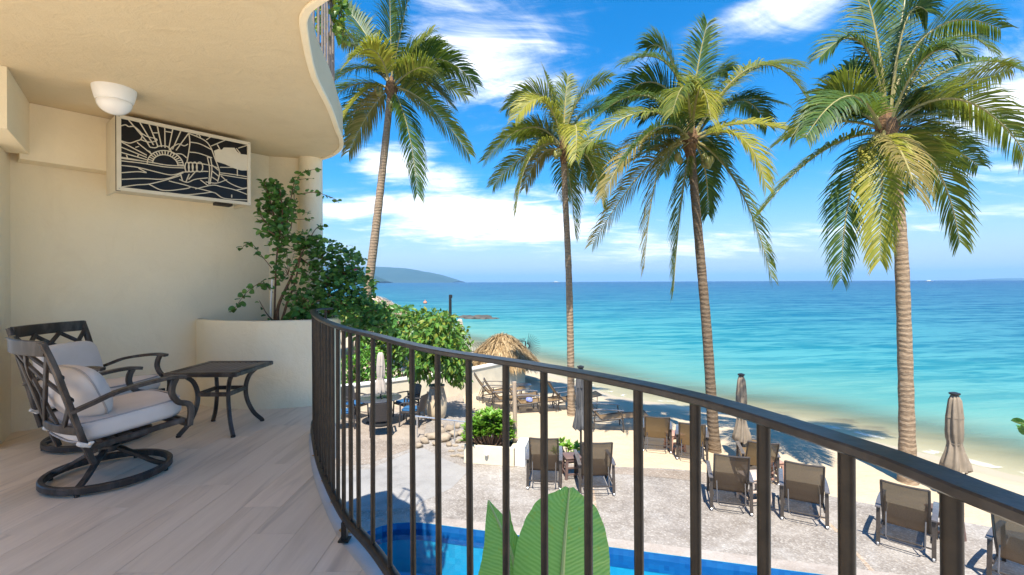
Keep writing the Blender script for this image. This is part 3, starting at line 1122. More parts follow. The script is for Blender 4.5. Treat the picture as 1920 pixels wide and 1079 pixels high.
ridge('headland', 'long blue forested headland across the bay', dense([(380, 515), (480, 500), (560, 492), (620, 496), (680, 498), (715, 499), (760, 502), (790, 507), (820, 513), (845, 520), (862, 526.5)]), 6500, 900, M['hill'])
ridge('headland', 'darker nearer point at the foot of the headland', dense([(560, 505), (640, 508), (690, 512), (705, 517), (722, 526.3)]), 3600, 300, M['hill'])
ridge('island', 'faint low island on the far right horizon', dense([(1845, 532.5), (1860, 530.5), (1890, 529.6), (1930, 530.2), (1990, 532.6)], 4, .2), 9000, 500, M['hill'])

# ------------------------------------------------------------------ building
CEIL = 2.74
U = Vector((0.633, 0.774, 0)).normalized()      # along the side wall, towards the sea
NW = Vector((0.774, -0.633, 0)).normalized()    # out of the side wall, towards the viewer
W0 = Vector((-3.346, 4.99, 0))                  # a point of the side wall face


def wp(s, d, z=0.0):
    """point at s along the side wall, d in front of it"""
    return W0 + U * s + NW * d + Vector((0, 0, z))


RAIL_PTS = [(0.60, -0.9), (0.60, -0.2), (0.555, 0.2), (0.504, 0.472), (0.467, 0.642), (0.355, 0.919), (0.058, 1.275), (-0.291, 1.604), (-0.60, 2.03),
            (-0.863, 2.374), (-1.22, 2.98), (-1.50, 3.55), (-1.60, 3.78), (-1.655, 3.93), (-1.645, 4.06), (-1.60, 4.16)]
RAIL = [(p.x, p.y) for p in spline(RAIL_PTS, 10)]


def offset(path, d):
    out = []
    for i, p in enumerate(path):
        a = Vector(path[max(i - 1, 0)])
        b = Vector(path[min(i + 1, len(path) - 1)])
        t = (b - a).normalized()
        out.append((p[0] + t.y * d, p[1] - t.x * d))
    return out


UP_PTS = [(0.78, -1.2), (0.80, 0.0), (0.72, 0.7), (0.30, 1.35), (-0.35, 2.0), (-0.80, 2.36), (-1.00, 2.50), (-1.13, 2.62), (-1.22, 2.81), (-1.41, 3.39),
          (-1.54, 4.01), (-1.69, 4.60), (-1.77, 4.92), (-1.90, 5.25), (-2.12, 5.55), (-2.37, 5.75)]
UP_EDGE = [(p.x, p.y) for p in spline(UP_PTS, 8)]
CORNER = wp(-1.36, 0)
FAC = Vector((0.62, -0.785, 0)).normalized()
RET = wp(0.74, 0)                                   # where the side wall ends and the short return begins
COLUMN = Vector((-2.44, 5.70, 0))


def floor_outline():
    e = offset(RAIL, 0.055)
    far = [(-1.72, 4.45), (-1.86, 4.9), (-2.1, 5.6), (RET.x - .1, RET.y + .3), (CORNER.x - .3, CORNER.y + .1), (CORNER.x - .2, CORNER.y - .2)]
    back = [tuple((CORNER + FAC * 6.2)[:2]), (0.5, -1.0)]
    return e + far + back


def clip_convex(subject, clip):
    out = list(subject)
    m = len(clip)
    for i in range(m):
        a, b = clip[i], clip[(i + 1) % m]
        inp = out
        out = []
        if not inp:
            break

        def side(p):
            return (b[0] - a[0]) * (p[1] - a[1]) - (b[1] - a[1]) * (p[0] - a[0])
        for k in range(len(inp)):
            p, q = inp[k - 1], inp[k]
            sp_, sq = side(p), side(q)
            if sq >= 0:
                if sp_ < 0:
                    t = sp_ / (sp_ - sq)
                    out.append((p[0] + (q[0] - p[0]) * t, p[1] + (q[1] - p[1]) * t))
                out.append(q)
            elif sp_ >= 0:
                t = sp_ / (sp_ - sq)
                out.append((p[0] + (q[0] - p[0]) * t, p[1] + (q[1] - p[1]) * t))
    cl = []
    for p in out:
        if not cl or abs(p[0] - cl[-1][0]) + abs(p[1] - cl[-1][1]) > 1e-5:
            cl.append(p)
    return cl


def build_floor():
    out = floor_outline()
    mb = MB()
    mb.prism(out, -0.30, -0.010)
    fl = mb.build('balcony_floor', M['slab_edge'], smooth=False, kind='structure')
    tag(fl, 'grey wood-look plank tiles of the balcony floor')
    inner = offset(RAIL, -0.035) + out[len(RAIL):]
    ar = sum(inner[i - 1][0] * inner[i][1] - inner[i][0] * inner[i - 1][1] for i in range(len(inner)))
    if ar < 0:
        inner = inner[::-1]
    rnd = random.Random(3)
    W, L, G = 0.212, 1.21, 0.0018
    x = -4.9
    col = 0
    while x < 0.8:
        y = -1.6 - rnd.choice([0.0, 0.33, 0.62, 0.9])
        while y < 6.2:
            rect = [(x + G / 2, y + G / 2), (x + W - G / 2, y + G / 2), (x + W - G / 2, y + L - G / 2), (x + G / 2, y + L - G / 2)]
            c = clip_convex(inner, rect)
            a = sum(c[i - 1][0] * c[i][1] - c[i][0] * c[i - 1][1] for i in range(len(c))) / 2 if len(c) > 2 else 0
            if a > 0.004:
                cx, cy = x + W / 2, y + L / 2
                mb = MB()
                mb.prism([(p[0] - cx, p[1] - cy) for p in c], -0.0099, -0.0005 * rnd.random())
                o = mb.build('plank_tile', M['plank'], fl, smooth=False)
                o.location = (cx, cy, 0)
            y += L
        x += W
        col += 1
    mb = MB()
    mb.prism(inner, -0.0098, -0.0035)
    mb.build('grout', M['grout'], fl, smooth=False)
    # rust stains where water drips off the railing
    for px, py, s in ((591, 851, .028), (600, 874, .026), (609, 898, .030), (628, 937, .034), (649, 990, .042)):
        p = gp(px, py, 0)
        mb = MB()
        k = 9
        mb.prism([(p.x + s * (1 + .35 * rnd.random()) * math.cos(2 * math.pi * i / k) * .75, p.y + s * (1 + .35 * rnd.random()) * math.sin(2 * math.pi * i / k) * .75) for i in range(k)], 0.0002, 0.0012)
        mb.build('rust_stain', M['rust'], fl, smooth=False)


build_floor()


def make_railing(label, rail_pts, z0, ztop, ray_px=None, spacing=0.122, start=0, feet=True, mat='rail'):
    th = thing('balcony_railing', label, 'railing', (0, 0, z0), group=None)
    P = [Vector((p[0], p[1], 0)) for p in rail_pts]
    rnd = random.Random(5)
    mb = MB()
    top = []
    for i, p in enumerate(P):
        top.append(p + Vector((0, 0, ztop - 0.008 + 0.0008 * math.sin(i * 0.37) + 0.0002 * rnd.uniform(-1, 1))))
    mb.tube(top, 1.0, flat=(0.046, 0.015), up=(0, 0, 1))
    mb.build('handrail', M['rail_top'], th, angle=30)
    mb = MB()
    mb.tube([p + Vector((0, 0, 0.092)) for p in P], 0.024, 12)
    mb.build('bottom_rail', M[mat], th)
    # arc length table
    acc = [0.0]
    for i in range(1, len(P)):
        acc.append(acc[-1] + (P[i] - P[i - 1]).length)

    def pos(s):
        for i in range(1, len(P)):
            if acc[i] >= s:
                t = (s - acc[i - 1]) / max(acc[i] - acc[i - 1], 1e-9)
                return P[i - 1].lerp(P[i], t)
        return P[-1]
    spots = []
    if ray_px:
        for px in ray_px:
            k = (px - 960) / F
            for i in range(1, len(P)):
                a, b = P[i - 1], P[i]
                if a.y < 0.2:
                    continue
                fa, fb = a.x - k * a.y, b.x - k * b.y
                if fa * fb <= 0 and fa != fb:
                    t = fa / (fa - fb)
                    spots.append(acc[i - 1] + t * (acc[i] - acc[i - 1]))
                    break
        s = spots[0] - 0.135
        while s > 0.05:
            spots.append(s)
            s -= 0.135
        s = max(spots) + spacing * .82
    else:
        s = start
    while s < acc[-1] - 0.03:
        spots.append(s)
        s += spacing
    proto = None
    for s in sorted(spots):
        p = pos(s)
        if proto is None:
            mb = MB()
            mb.tube([(0, 0, 0.092), (0, 0, ztop * .5), (0, 0, ztop - 0.013)], 0.0105, 12, caps=False)
            proto = mb.build('baluster', M[mat], th)
            o = proto
        else:
            o = proto.copy()
            COL.objects.link(o)
        o.location = (p.x, p.y, 0)
        o.rotation_euler = (rnd.uniform(-.003, .003), rnd.uniform(-.003, .003), rnd.uniform(0, 6))
    if feet:
        for s in (pos_s for pos_s in spots_for_feet(acc, P)):
            p = pos(s)
            mb = MB()
            mb.box((p.x - .012, p.y - .012, 0.045), (0.026, 0.026, 0.09))
            mb.box((p.x - .012, p.y - .012, 0.004), (0.05, 0.05, 0.008))
            mb.build('foot', M['rail'], th, smooth=False)
    return th


def spots_for_feet(acc, P):
    tgt = gp(655, 1004, 0)
    best = min(range(len(P)), key=lambda i: (P[i] - tgt).length)
    return [max(0.1, acc[best] - 1.9), acc[best], acc[-1] - 0.12]


make_railing('dark bronze curved balcony railing in front of the beach view', RAIL, 0, 1.03,
             ray_px=[1790, 1587, 1430, 1303, 1197, 1101, 1019, 946, 880, 821, 773, 729, 697, 671])
make_railing('railing of the balcony above, seen past the ceiling edge', offset(UP_EDGE, -0.09), CEIL + 0.30, 1.03, spacing=.19, start=.1, feet=False, mat='rail_upper')


def build_bounce_terrace():
    # unseen level paving added behind the viewer to bounce sunlight into the balcony
    mb = MB()
    F1 = CORNER + FAC * 6.2
    mb.prism([(0.52, -1.0), (0.52, -9), (-12, -9), (-12, 3.3), (CORNER.x - .5, CORNER.y - .2), (F1.x, F1.y)], -.30, -.013)
    mb.build('terrace', M['bounce_paving'], smooth=False, kind='structure')


build_bounce_terrace()


def build_building():
    b = thing('apartment_building', 'cream stucco building with wavy ceiling slab over the balcony', 'building', (0, 0, 0))
    # side wall with thickness to the back
    mb = MB()
    A, B = wp(-1.75, 0), wp(0.74, 0)
    A2, B2 = wp(-1.75, -0.28), wp(0.95, -0.28)
    mb.prism([A[:2], B[:2], B2[:2], A2[:2]], GZ, CEIL + .02)
    mb.build('side_wall', M['stucco'], b, smooth=False)
    # short return up to the column
    C1 = Vector((COLUMN.x, COLUMN.y + .02, 0))
    mb = MB()
    mb.prism([RET[:2], (C1.x, C1.y - .02), (C1.x + .03, C1.y + .16), wp(0.9, -.26)[:2]], GZ, CEIL + .02)
    mb.build('return_wall', M['stucco'], b, smooth=False)
    mb = MB()
    mb.lathe([(0.135, GZ), (0.135, 0.9), (0.135, CEIL + .02)], 28, COLUMN)
    mb.build('column', M['stucco'], b)
    # ceiling slab and fascia of each level
    edge = UP_EDGE
    back = [(-2.6, 6.1), tuple(wp(0.95, -.3)[:2]), tuple(wp(-1.9, -.6)[:2]), (-6.6, 4.4), (-6.6, .5), (-1.0, .5), (-1.0, -1.2)]  # unseen rear shaped to shade floor and rail but leave the added terrace sunlit
    drip = offset(edge, -0.07)
    for k in range(1):
        z = CEIL + 3.05 * k
        mb = MB()
        mb.prism(edge + back, z + 0.012, z + .31)
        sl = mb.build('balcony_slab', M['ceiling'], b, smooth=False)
    mb = MB()
    d1 = offset(edge, 0.006)
    mb.tube([Vector((p[0], p[1], CEIL + .012)) for p in offset(edge, -0.016)], 1.0, flat=(0.045, 0.030), up=(0, 0, 1))
    mb.build('drip_edge', M['stucco'], b)
    # stub of the front wall at the door jamb; the rest is left out so light enters over the added terrace
    F0 = CORNER
    nrm = Vector((FAC.y, -FAC.x, 0)) * 0.25
    if nrm.dot(Vector((-1, -1, 0))) < 0:
        nrm = -nrm
    p, q = F0, F0 + FAC * .5
    m_ = MB()
    m_.prism([p[:2], q[:2], (q + nrm)[:2], (p + nrm)[:2]], GZ, CEIL)
    m_.build('front_wall', M['stucco'], b, smooth=False)
    for (x, y) in ((-0.55, -1.0), (-6.2, 0.9)):
        mb = MB()
        mb.lathe([(0.13, -.005), (0.13, CEIL + .02)], 20, (x, y, 0))
        mb.build('column', M['stucco'], b)
    # header over the door, hanging below the ceiling
    m_ = MB()
    p, q = F0 + FAC * 0.16 - nrm * .55, F0 + FAC * 1.0 - nrm * .55
    m_.prism([p[:2], q[:2], (q + nrm * .53)[:2], (p + nrm * .53)[:2]], 2.32, CEIL + .01)
    m_.build('door_header', M['stucco'], b, smooth=False)
    # duct along the top of the side wall
    m_ = MB()
    m_.prism([wp(-1.32, 0.003)[:2], wp(-1.32, .2)[:2], wp(-0.2, .2)[:2], wp(-0.2, .003)[:2]], 2.275, CEIL + .01)
    m_.build('duct', M['stucco'], b, smooth=False)
    # storey below the added terrace
    mb = MB()
    mb.prism([(0.50, -1.0), (0.50, -9), (-12, -9), (-12, 3.2), (CORNER.x - .5, CORNER.y - .3), (-2.3, 1.4)], GZ, -.31)
    mb.build('lower_floor', M['stucco'], b, smooth=False)
    return b


BUILD = build_building()


# ------------------------------------------------------------------ air-conditioner cover with cut-out picture
def build_ac():
    s0, s1, d0, d1, z0, z1 = -0.775, 0.30, 0.205, 0.60, 2.05, 2.70
    t = thing('air_conditioner_cover', 'cream wall box with black sunrise and sailing boat cut-out front', 'cover', tuple(wp(s0, 0, 0)))

    def lp(s, d, z):
        return wp(s, d, z) - wp(s0, 0, 0)

    def slabbox(name, a0, a1, b0, b1, c0, c1, mat, par=t):
        m_ = MB()
        P = [lp(a0, b0, 0), lp(a1, b0, 0), lp(a1, b1, 0), lp(a0, b1, 0)]
        m_.prism([p[:2] for p in P], c0, c1)
        return m_.build(name, mat, par, smooth=False)
    slabbox('side_panel', s0, s0 + .02, d0, d1 - .022, z0, z1, M['ac_cream'])
    slabbox('side_panel', s1 - .02, s1, d0, d1 - .022, z0 + .0, z1, M['ac_cream'])
    slabbox('side_trim', s0 - .004, s0 + .03, d1 - .03, d1 - .021, z0 - .003, z1 - .002, M['dark'])
    slabbox('top_panel', s0 + .02, s1 - .02, d0, d1 - .022, z1 - .02, z1, M['ac_cream'])
    slabbox('back_unit', s0 + .05, s1 - .05, 0.004, d0 + .2, z0 + .06, z1 - .04, M['ac_cream'])
    slabbox('bottom_panel', s0 + .02, s1 - .02, d0 + .06, d1 - .022, z0 + .03, z0 + .045, M['ac_cream'])
    slabbox('drain_bracket', s1 - .25, s1 - .10, d0 + .10, d0 + .2, z0 - .0, z0 + .03, M['dark'])
    pan = slabbox('black_panel', s0 + .028, s1 - .028, d1 - .02, d1 - .012, z0 + .028, z1 - .028, M['ac_black'])
    fw = 0.03
    for (a0, a1, c0, c1) in ((s0, s1, z1 - fw, z1), (s0, s1, z0, z0 + fw), (s0, s0 + fw, z0 + fw, z1 - fw), (s1 - fw, s1, z0 + fw, z1 - fw)):
        slabbox('front_frame', a0, a1, d1 - .021, d1, c0, c1, M['ac_cream'])
    for a in (s0 + .016, s1 - .016):
        for c in (z0 + .016, z1 - .016):
            slabbox('screw', a - .004, a + .004, d1 - .001, d1 + .002, c - .004, c + .004, M['screw'])
    # picture: strips of cream metal standing on the black panel; coordinates measured on the face, unit square by homography
    Q = [(107, 303), (1120, 530), (1115, 1000), (100, 875)]
    x0, y0 = Q[0]; x1, y1 = Q[1]; x2, y2 = Q[2]; x3, y3 = Q[3]
    dx1, dx2, dx3 = x1 - x2, x3 - x2, x0 - x1 + x2 - x3
    dy1, dy2, dy3 = y1 - y2, y3 - y2, y0 - y1 + y2 - y3
    den = dx1 * dy2 - dx2 * dy1
    g = (dx3 * dy2 - dx2 * dy3) / den
    h = (dx1 * dy3 - dx3 * dy1) / den
    H = Matrix(((x1 - x0 + g * x1, x3 - x0 + h * x3, x0), (y1 - y0 + g * y1, y3 - y0 + h * y3, y0), (g, h, 1))).inverted()

    def uv(p):
        q = H @ Vector((p[0], p[1], 1))
        return q.x / q.z, q.y / q.z

    def pt(u, v, d):
        u = min(max(u, .026), .974)
        v = min(max(v, .045), .955)
        return lp(s0 + (s1 - s0) * u, d, z1 - (z1 - z0) * v)

    def strip(pts, sm=True, w=0.0085):
        if sm and len(pts) > 2:
            pts = [tuple(p) for p in spline(pts, 5)]
        P = [pt(*uv(p), d1 - .009) for p in pts]
        m_ = MB()
        m_.tube(P, 1.0, flat=(.008, w), up=tuple(NW))
        m_.build('picture_strip', M['ac_cream'], pan, smooth=False)
    sun_c = (475, 690)
    for e in ((140, 628), (140, 592), (140, 552), (140, 512), (262, 518), (200, 335), (285, 362), (355, 382), (418, 396), (475, 409), (535, 420), (597, 436), (657, 452)):
        f0 = .42 if e[0] < 150 else .46
        strip([(sun_c[0] + (e[0] - sun_c[0]) * f0, sun_c[1] + (e[1] - sun_c[1]) * f0), e], False)
    for k in range(17):
        a = math.pi * (0.03 + .94 * k / 16)
        c, s = math.cos(a), math.sin(a)
        strip([(475 + 100 * c, 686 - 72 * s + 10 * c), (475 + 136 * c, 688 - 104 * s + 14 * c)], False, .006)
    arc = lambda rx, ry: [(475 + rx * math.cos(a), 688 - ry * math.sin(a) + 12 * math.cos(a)) for a in [math.pi * k / 10 for k in range(11)]]
    strip(arc(97, 74))
    strip(arc(138, 106))
    lines = [
        [(140, 392), (175, 385), (200, 398), (235, 398), (270, 420), (300, 460), (290, 495), (255, 508), (210, 522), (170, 515), (140, 505)],
        [(295, 448), (340, 475), (400, 490), (412, 505), (370, 517), (330, 512), (290, 497)],
        [(360, 555), (400, 560), (430, 548), (480, 548), (510, 565), (505, 580)],
        [(515, 580), (525, 560), (550, 545), (580, 533), (620, 548), (650, 535)], [(515, 580), (540, 605), (600, 610), (640, 640)],
        [(140, 636), (240, 650), (360, 668), (480, 690), (620, 700)], [(140, 655), (300, 675), (480, 705), (620, 714)],
        [(657, 455), (664, 520), (655, 590), (640, 670)], [(657, 455), (730, 485), (790, 520), (825, 570), (850, 640), (885, 745), (870, 820)],
        [(665, 520), (740, 535), (830, 580)], [(660, 595), (730, 605), (830, 640)],
        [(795, 635), (810, 720), (803, 840)], [(820, 640), (828, 730), (812, 838)], [(795, 635), (820, 640)],
        [(640, 672), (760, 685), (870, 715), (885, 750)], [(760, 740), (800, 742)], [(825, 690), (878, 735)], [(825, 735), (880, 780)], [(820, 780), (875, 815)],
        [(600, 745), (690, 742), (760, 742)], [(580, 800), (640, 822), (700, 800), (795, 790)], [(590, 760), (605, 815)], [(655, 760), (630, 818)], [(700, 745), (650, 800)],
        [(140, 690), (260, 705), (400, 740), (520, 765), (610, 745)], [(140, 745), (260, 738), (330, 747)], [(140, 795), (300, 790), (470, 795), (610, 750)],
        [(140, 852), (250, 838), (350, 832), (480, 802), (590, 770)], [(270, 712), (330, 745)], [(350, 835), (450, 880), (580, 875), (660, 855), (500, 810)],
        [(480, 897), (620, 915), (760, 905), (840, 900), (920, 945), (1095, 958)], [(660, 855), (740, 873), (840, 900)],
        [(700, 872), (830, 845), (900, 858), (1000, 882), (1095, 918)], [(740, 805), (800, 850)], [(780, 820), (860, 830), (940, 805)],
        [(895, 775), (960, 830), (1050, 868), (1095, 865)], [(885, 765), (1000, 785), (1095, 800)], [(885, 752), (1000, 768), (1095, 785)],
        [(1000, 885), (1095, 870)], [(825, 552), (930, 510)], [(870, 540), (890, 575)], [(820, 485), (790, 505)], [(1015, 572), (1045, 612)],
        [(1030, 570), (1098, 550)], [(1020, 728), (1020, 778)], [(715, 470), (732, 462), (745, 488)], [(890, 712), (990, 714)], [(180, 612), (186, 634)], [(270, 612), (262, 632)],
        [(250, 555), (275, 548)], [(345, 582), (362, 590)], [(385, 448), (428, 448)], [(480, 438), (525, 446)], [(335, 512), (360, 555)], [(975, 918), (975, 940)],
    ]
    for l in lines:
        strip(l)
    for cx, rx in ((640, 16), (668, 18), (698, 19), (735, 24)):
        strip([(cx + rx * math.cos(a), 708 + 37 * math.sin(a)) for a in [2 * math.pi * k / 10 for k in range(11)]])
    cl = [(845, 588), (880, 575), (905, 582), (920, 565), (1000, 568), (1020, 598), (1045, 615), (1098, 622), (1098, 738), (1050, 738), (980, 715), (930, 690), (860, 668)]
    P = [pt(*uv(p), d1 - .0095) for p in cl]
    P2 = [pt(*uv(p), d1 - .004) for p in cl]
    m_ = MB()
    k = len(P)
    m_.add(P + P2, [tuple(range(k)), tuple(range(2 * k - 1, k - 1, -1))] + [(i, (i + 1) % k, k + (i + 1) % k, k + i) for i in range(k)])
    m_.build('picture_cloud', M['ac_cream'], pan, smooth=False)


build_ac()


def build_lamp():
    c = at(216, 168, 3.62)
    z = CEIL
    t = thing('ceiling_lamp', 'white round ceiling lamp with opal globe above the wall box', 'lamp', (c.x, c.y, z))
    mb = MB()
    mb.lathe([(0.138, 0.012), (0.138, 0.0), (0.132, -0.03), (0.120, -0.078), (0.112, -0.085), (0.0, -0.086)], 32)
    mb.build('lamp_base', M['lamp_white'], t)
    mb = MB()
    mb.lathe([(0.104, -0.078)] + [(0.112 * math.cos(a), -0.092 - 0.095 * math.sin(a)) for a in [math.pi / 2 * k / 9 for k in range(9)]] + [(0.004, -0.187)], 32)
    mb.build('globe', M['lamp_glass'], t)


build_lamp()


# ------------------------------------------------------------------ terrace furniture
def swivel_chair(label, loc, rz, back_cushion):
    t = thing('swivel_chair', label, 'chair', loc, rz, 'swivel chairs on the balcony')
    a = M['alu']
    circ = lambda r, z, n=40: [(r * math.cos(2 * math.pi * k / n), r * math.sin(2 * math.pi * k / n), z) for k in range(n)]
    mb = MB()
    mb.tube(circ(0.32, 0.036), 1.0, flat=(0.034, 0.044), closed=True, up=(0, 0, 1))
    base = mb.build('base_ring', a, t)
    for k in range(4):
        an = math.pi / 4 + k * math.pi / 2
        c, s = math.cos(an), math.sin(an)
        mb = MB()
        mb.tube(spline([(0.318 * c, 0.318 * s, 0.045), (0.24 * c, 0.24 * s, 0.075), (0.13 * c, 0.13 * s, 0.14), (0.03 * c, 0.03 * s, 0.185)], 5), 1.0, flat=(0.036, 0.022), up=(0, 0, 1))
        mb.build('spoke', a, base)
        mb = MB()
        mb.lathe([(0.014, 0.0), (0.014, 0.016)], 10, (0.32 * c, 0.32 * s, 0))
        mb.build('glide', M['dark'], base)
    mb = MB()
    mb.lathe([(0.055, 0.165), (0.055, 0.20), (0.035, 0.205), (0.035, 0.255), (0.07, 0.26), (0.07, 0.272)], 20)
    mb.box((0, 0.05, 0.262), (0.16, 0.32, 0.03))
    mb.box((0, 0.02, 0.282), (0.30, 0.05, 0.02))
    mb.build('swivel_mechanism', a, t)
    # seat frame, tilted back a little
    tilt = rotm('X', R(5))
    T = lambda p: tilt @ Vector(p) + Vector((0, 0, 0.30))
    mb = MB()
    hw = 0.285
    for pts in ([(-hw, -.19, 0), (-hw, .31, 0)], [(hw, -.19, 0), (hw, .31, 0)], [(-hw, .27, 0), (hw, .27, 0)], [(-hw, -.18, 0), (hw, -.18, 0)], [(-hw, -.09, -.008), (hw, -.09, -.008)], [(-hw, .09, -.008), (hw, .09, -.008)]):
        mb.tube([T(p) for p in pts], 1.0, flat=(0.03, 0.034), up=(0, 0, 1))
    mb.build('seat_frame', a, t)
    for s in (-1, 1):
        # back post, swept back
        mb = MB()
        mb.tube(spline([(s * .29, -.17, .195), (s * .29, -.205, .30), (s * .292, -.245, .44), (s * .297, -.295, .62), (s * .30, -.34, .78), (s * .30, -.39, .925)], 5), 1.0, flat=(0.030, 0.046), up=(1, 0, 0))
        mb.build('back_post', a, t)
        # arm
        mb = MB()
        mb.tube(spline([(s * .30, -.275, .515), (s * .315, -.18, .552), (s * .325, -.06, .598), (s * .33, .10, .624), (s * .33, .22, .632), (s * .33, .30, .622)], 5), 1.0, flat=(0.052, 0.022), up=(0, 0, 1))
        arm = mb.build('arm', a, t)
        mb = MB()
        mb.tube(spline([(s * .33, .245, .622), (s * .33, .225, .575), (s * .325, .225, .52), (s * .315, .265, .46), (s * .308, .325, .435), (s * .306, .345, .39), (s * .306, .335, .285)], 5), 1.0, flat=(0.036, 0.030), up=(1, 0, 0))
        mb.build('arm_support', a, arm)
    mb = MB()
    mb.tube([(-.306, .335, .30), (.306, .335, .30)], 1.0, flat=(0.024, 0.05), up=(0, 0, 1))
    mb.build('front_rail', a, t)
    # curved back: top rail, bottom rail and crossing slats

    def bk(u, v):
        """u -1..1 across, v 0..1 up the back"""
        p0 = Vector((0, -.225, .385))
        p1 = Vector((0, -.387, .915))
        bow = 0.055 * (1 - u * u)
        q = p0.lerp(p1, v)
        q.y += -0.03 * math.sin(v * math.pi) * -1 - bow
        q.x = u * (.288 + .012 * v)
        return q
    mb = MB()
    mb.tube([bk(-1 + k / 6, .955) for k in range(13)], 1.0, flat=(0.024, 0.085), up=(0, 0, 1))
    tr = mb.build('top_rail', a, t)
    mb = MB()
    mb.tube([bk(-1 + k / 6, .02) for k in range(13)], 1.0, flat=(0.024, 0.05), up=(0, 0, 1))
    mb.build('lower_rail', a, t)
    for (u0, v0, u1, v1) in ((-.95, .88, .33, .06), (-.35, .88, .95, .36), (.35, .88, .95, .62), (.95, .88, -.33, .06), (.35, .88, -.95, .36), (-.35, .88, -.95, .62), (-.95, .38, -.62, .06), (.95, .38, .62, .06)):
        mb = MB()
        mb.tube([bk(u0 + (u1 - u0) * k / 6, v0 + (v1 - v0) * k / 6) + Vector((0, .004 if u1 > u0 else -.004, 0)) for k in range(7)], 1.0, flat=(0.030, 0.016), up=(0, 1, .3))
        mb.build('lattice_slat', a, t)
    # cushions
    mb = MB()
    mb.cushion((0, .045, .395), (.56, .60, .135), tilt, 5.0, 12)
    seat = mb.build('seat_cushion', M['cushion'], t, angle=180)
    rim = []
    for k in range(48):
        an = 2 * math.pi * k / 48
        c, s = math.cos(an), math.sin(an)
        l = (abs(c) ** 5 + abs(s) ** 5) ** .2
        rim.append(tilt @ Vector((.262 * c / l, .292 * s / l, 0)) + Vector((0, .045, .395)))
    for dz in (.052, -.052):
        mb = MB()
        mb.tube([p + Vector((0, 0, dz)) for p in rim], .0055, 6, closed=True)
        mb.build('piping', M['piping'], seat)
    if back_cushion:
        mb = MB()
        mb.cushion((0, -.225, .60), (.51, .12, .36), rotm('X', R(16)), 4.5, 12)
        mb.build('back_cushion', M['cushion'], t, angle=180)
    else:
        mb = MB()
        rot = rotm('Z', R(7)) @ rotm('X', R(112))
        mb.cushion((-.0, -.150, .575), (.47, .36, .155), rot, 3.2, 12, puff=.55)
        pl = mb.build('pillow', M['cushion'], t, angle=180)
        rim = []
        for k in range(40):
            an = 2 * math.pi * k / 40
            c, s = math.cos(an), math.sin(an)
            l = (abs(c) ** 3.6 + abs(s) ** 3.6) ** (1 / 3.6)
            rim.append(rot @ Vector((.236 * c / l, .181 * s / l, 0)) + Vector((0, -.150, .575)))
        mb = MB()
        mb.tube(rim, .0055, 6, closed=True)
        mb.build('piping', M['piping'], pl)
    for s in (-1, 1):
        mb = MB()
        mb.box((s * .292, -.212, .315), (.05, .062, .028), rotm('X', R(-25)), .006)
        mb.box((s * .33, -.195, .322), (.06, .022, .016), rotm('Y', R(-25 * s)), .004)
        mb.build('cushion_tie', M['paper'], seat)
    return t


RZ_U = -math.atan2(U.x, U.y)
swivel_chair('dark metal swivel chair with tilted lumbar pillow, nearest the viewer', (-2.63, 3.06, 0), -math.atan2(.52, .855), False)
swivel_chair('dark metal swivel chair with upright back cushion, beside the wall', (-3.31, 3.76, 0), -math.atan2(1.0, .03), True)


def side_table():
    t = thing('side_table', 'square dark metal slatted side table by the curved planter', 'table', (-2.49, 4.03, 0), 0)
    a = M['alu']
    H = 0.535
    hw = 0.292
    rim_parts = []
    for (cx, cy, sx, sy) in ((0, -hw + .03, 2 * hw, .06), (0, hw - .03, 2 * hw, .06), (-hw + .03, 0, .06, 2 * hw - .12), (hw - .03, 0, .06, 2 * hw - .12)):
        mb = MB()
        mb.box((cx, cy, H - .018), (sx, sy, .036), None, .006)
        mb.build('top_frame', a, t)
    n = 9
    w = (2 * hw - .12) / n
    mb = MB()
    mb.box((0, 0, H - .012), (w - .006, 2 * hw - .12, .016), None, .004)
    pr = mb.build('top_slat', M['alu_top'], t)
    for k in range(n):
        o = pr if k == 0 else pr.copy()
        if k:
            COL.objects.link(o)
        o.location = (-hw + .06 + w * (k + .5), 0, 0)
    for sx in (-1, 1):
        for sy in (-1, 1):
            mb = MB()
            pts = spline([(sx * .20, sy * .20, H - .036), (sx * .150, sy * .150, H - .10), (sx * .128, sy * .128, H - .20), (sx * .135, sy * .135, .22), (sx * .17, sy * .17, .10), (sx * .222, sy * .222, .012)], 6)
            mb.tube(pts, 1.0, flat=(.034, .028), up=(sy, -sx, 0))
            lg = mb.build('leg', a, t)
            mb = MB()
            mb.lathe([(.018, 0), (.018, .014)], 10, (sx * .222, sy * .222, 0))
            mb.build('glide', M['dark'], lg)
    mb = MB()
    q = .128
    for p0, p1 in (((-q, -q), (q, -q)), ((q, -q), (q, q)), ((q, q), (-q, q)), ((-q, q), (-q, -q))):
        mb.tube([(p0[0], p0[1], H - .21), (p1[0], p1[1], H - .21)], 1.0, flat=(.022, .034), up=(0, 0, 1))
    mb.build('stretcher', a, t, smooth=False)


side_table()


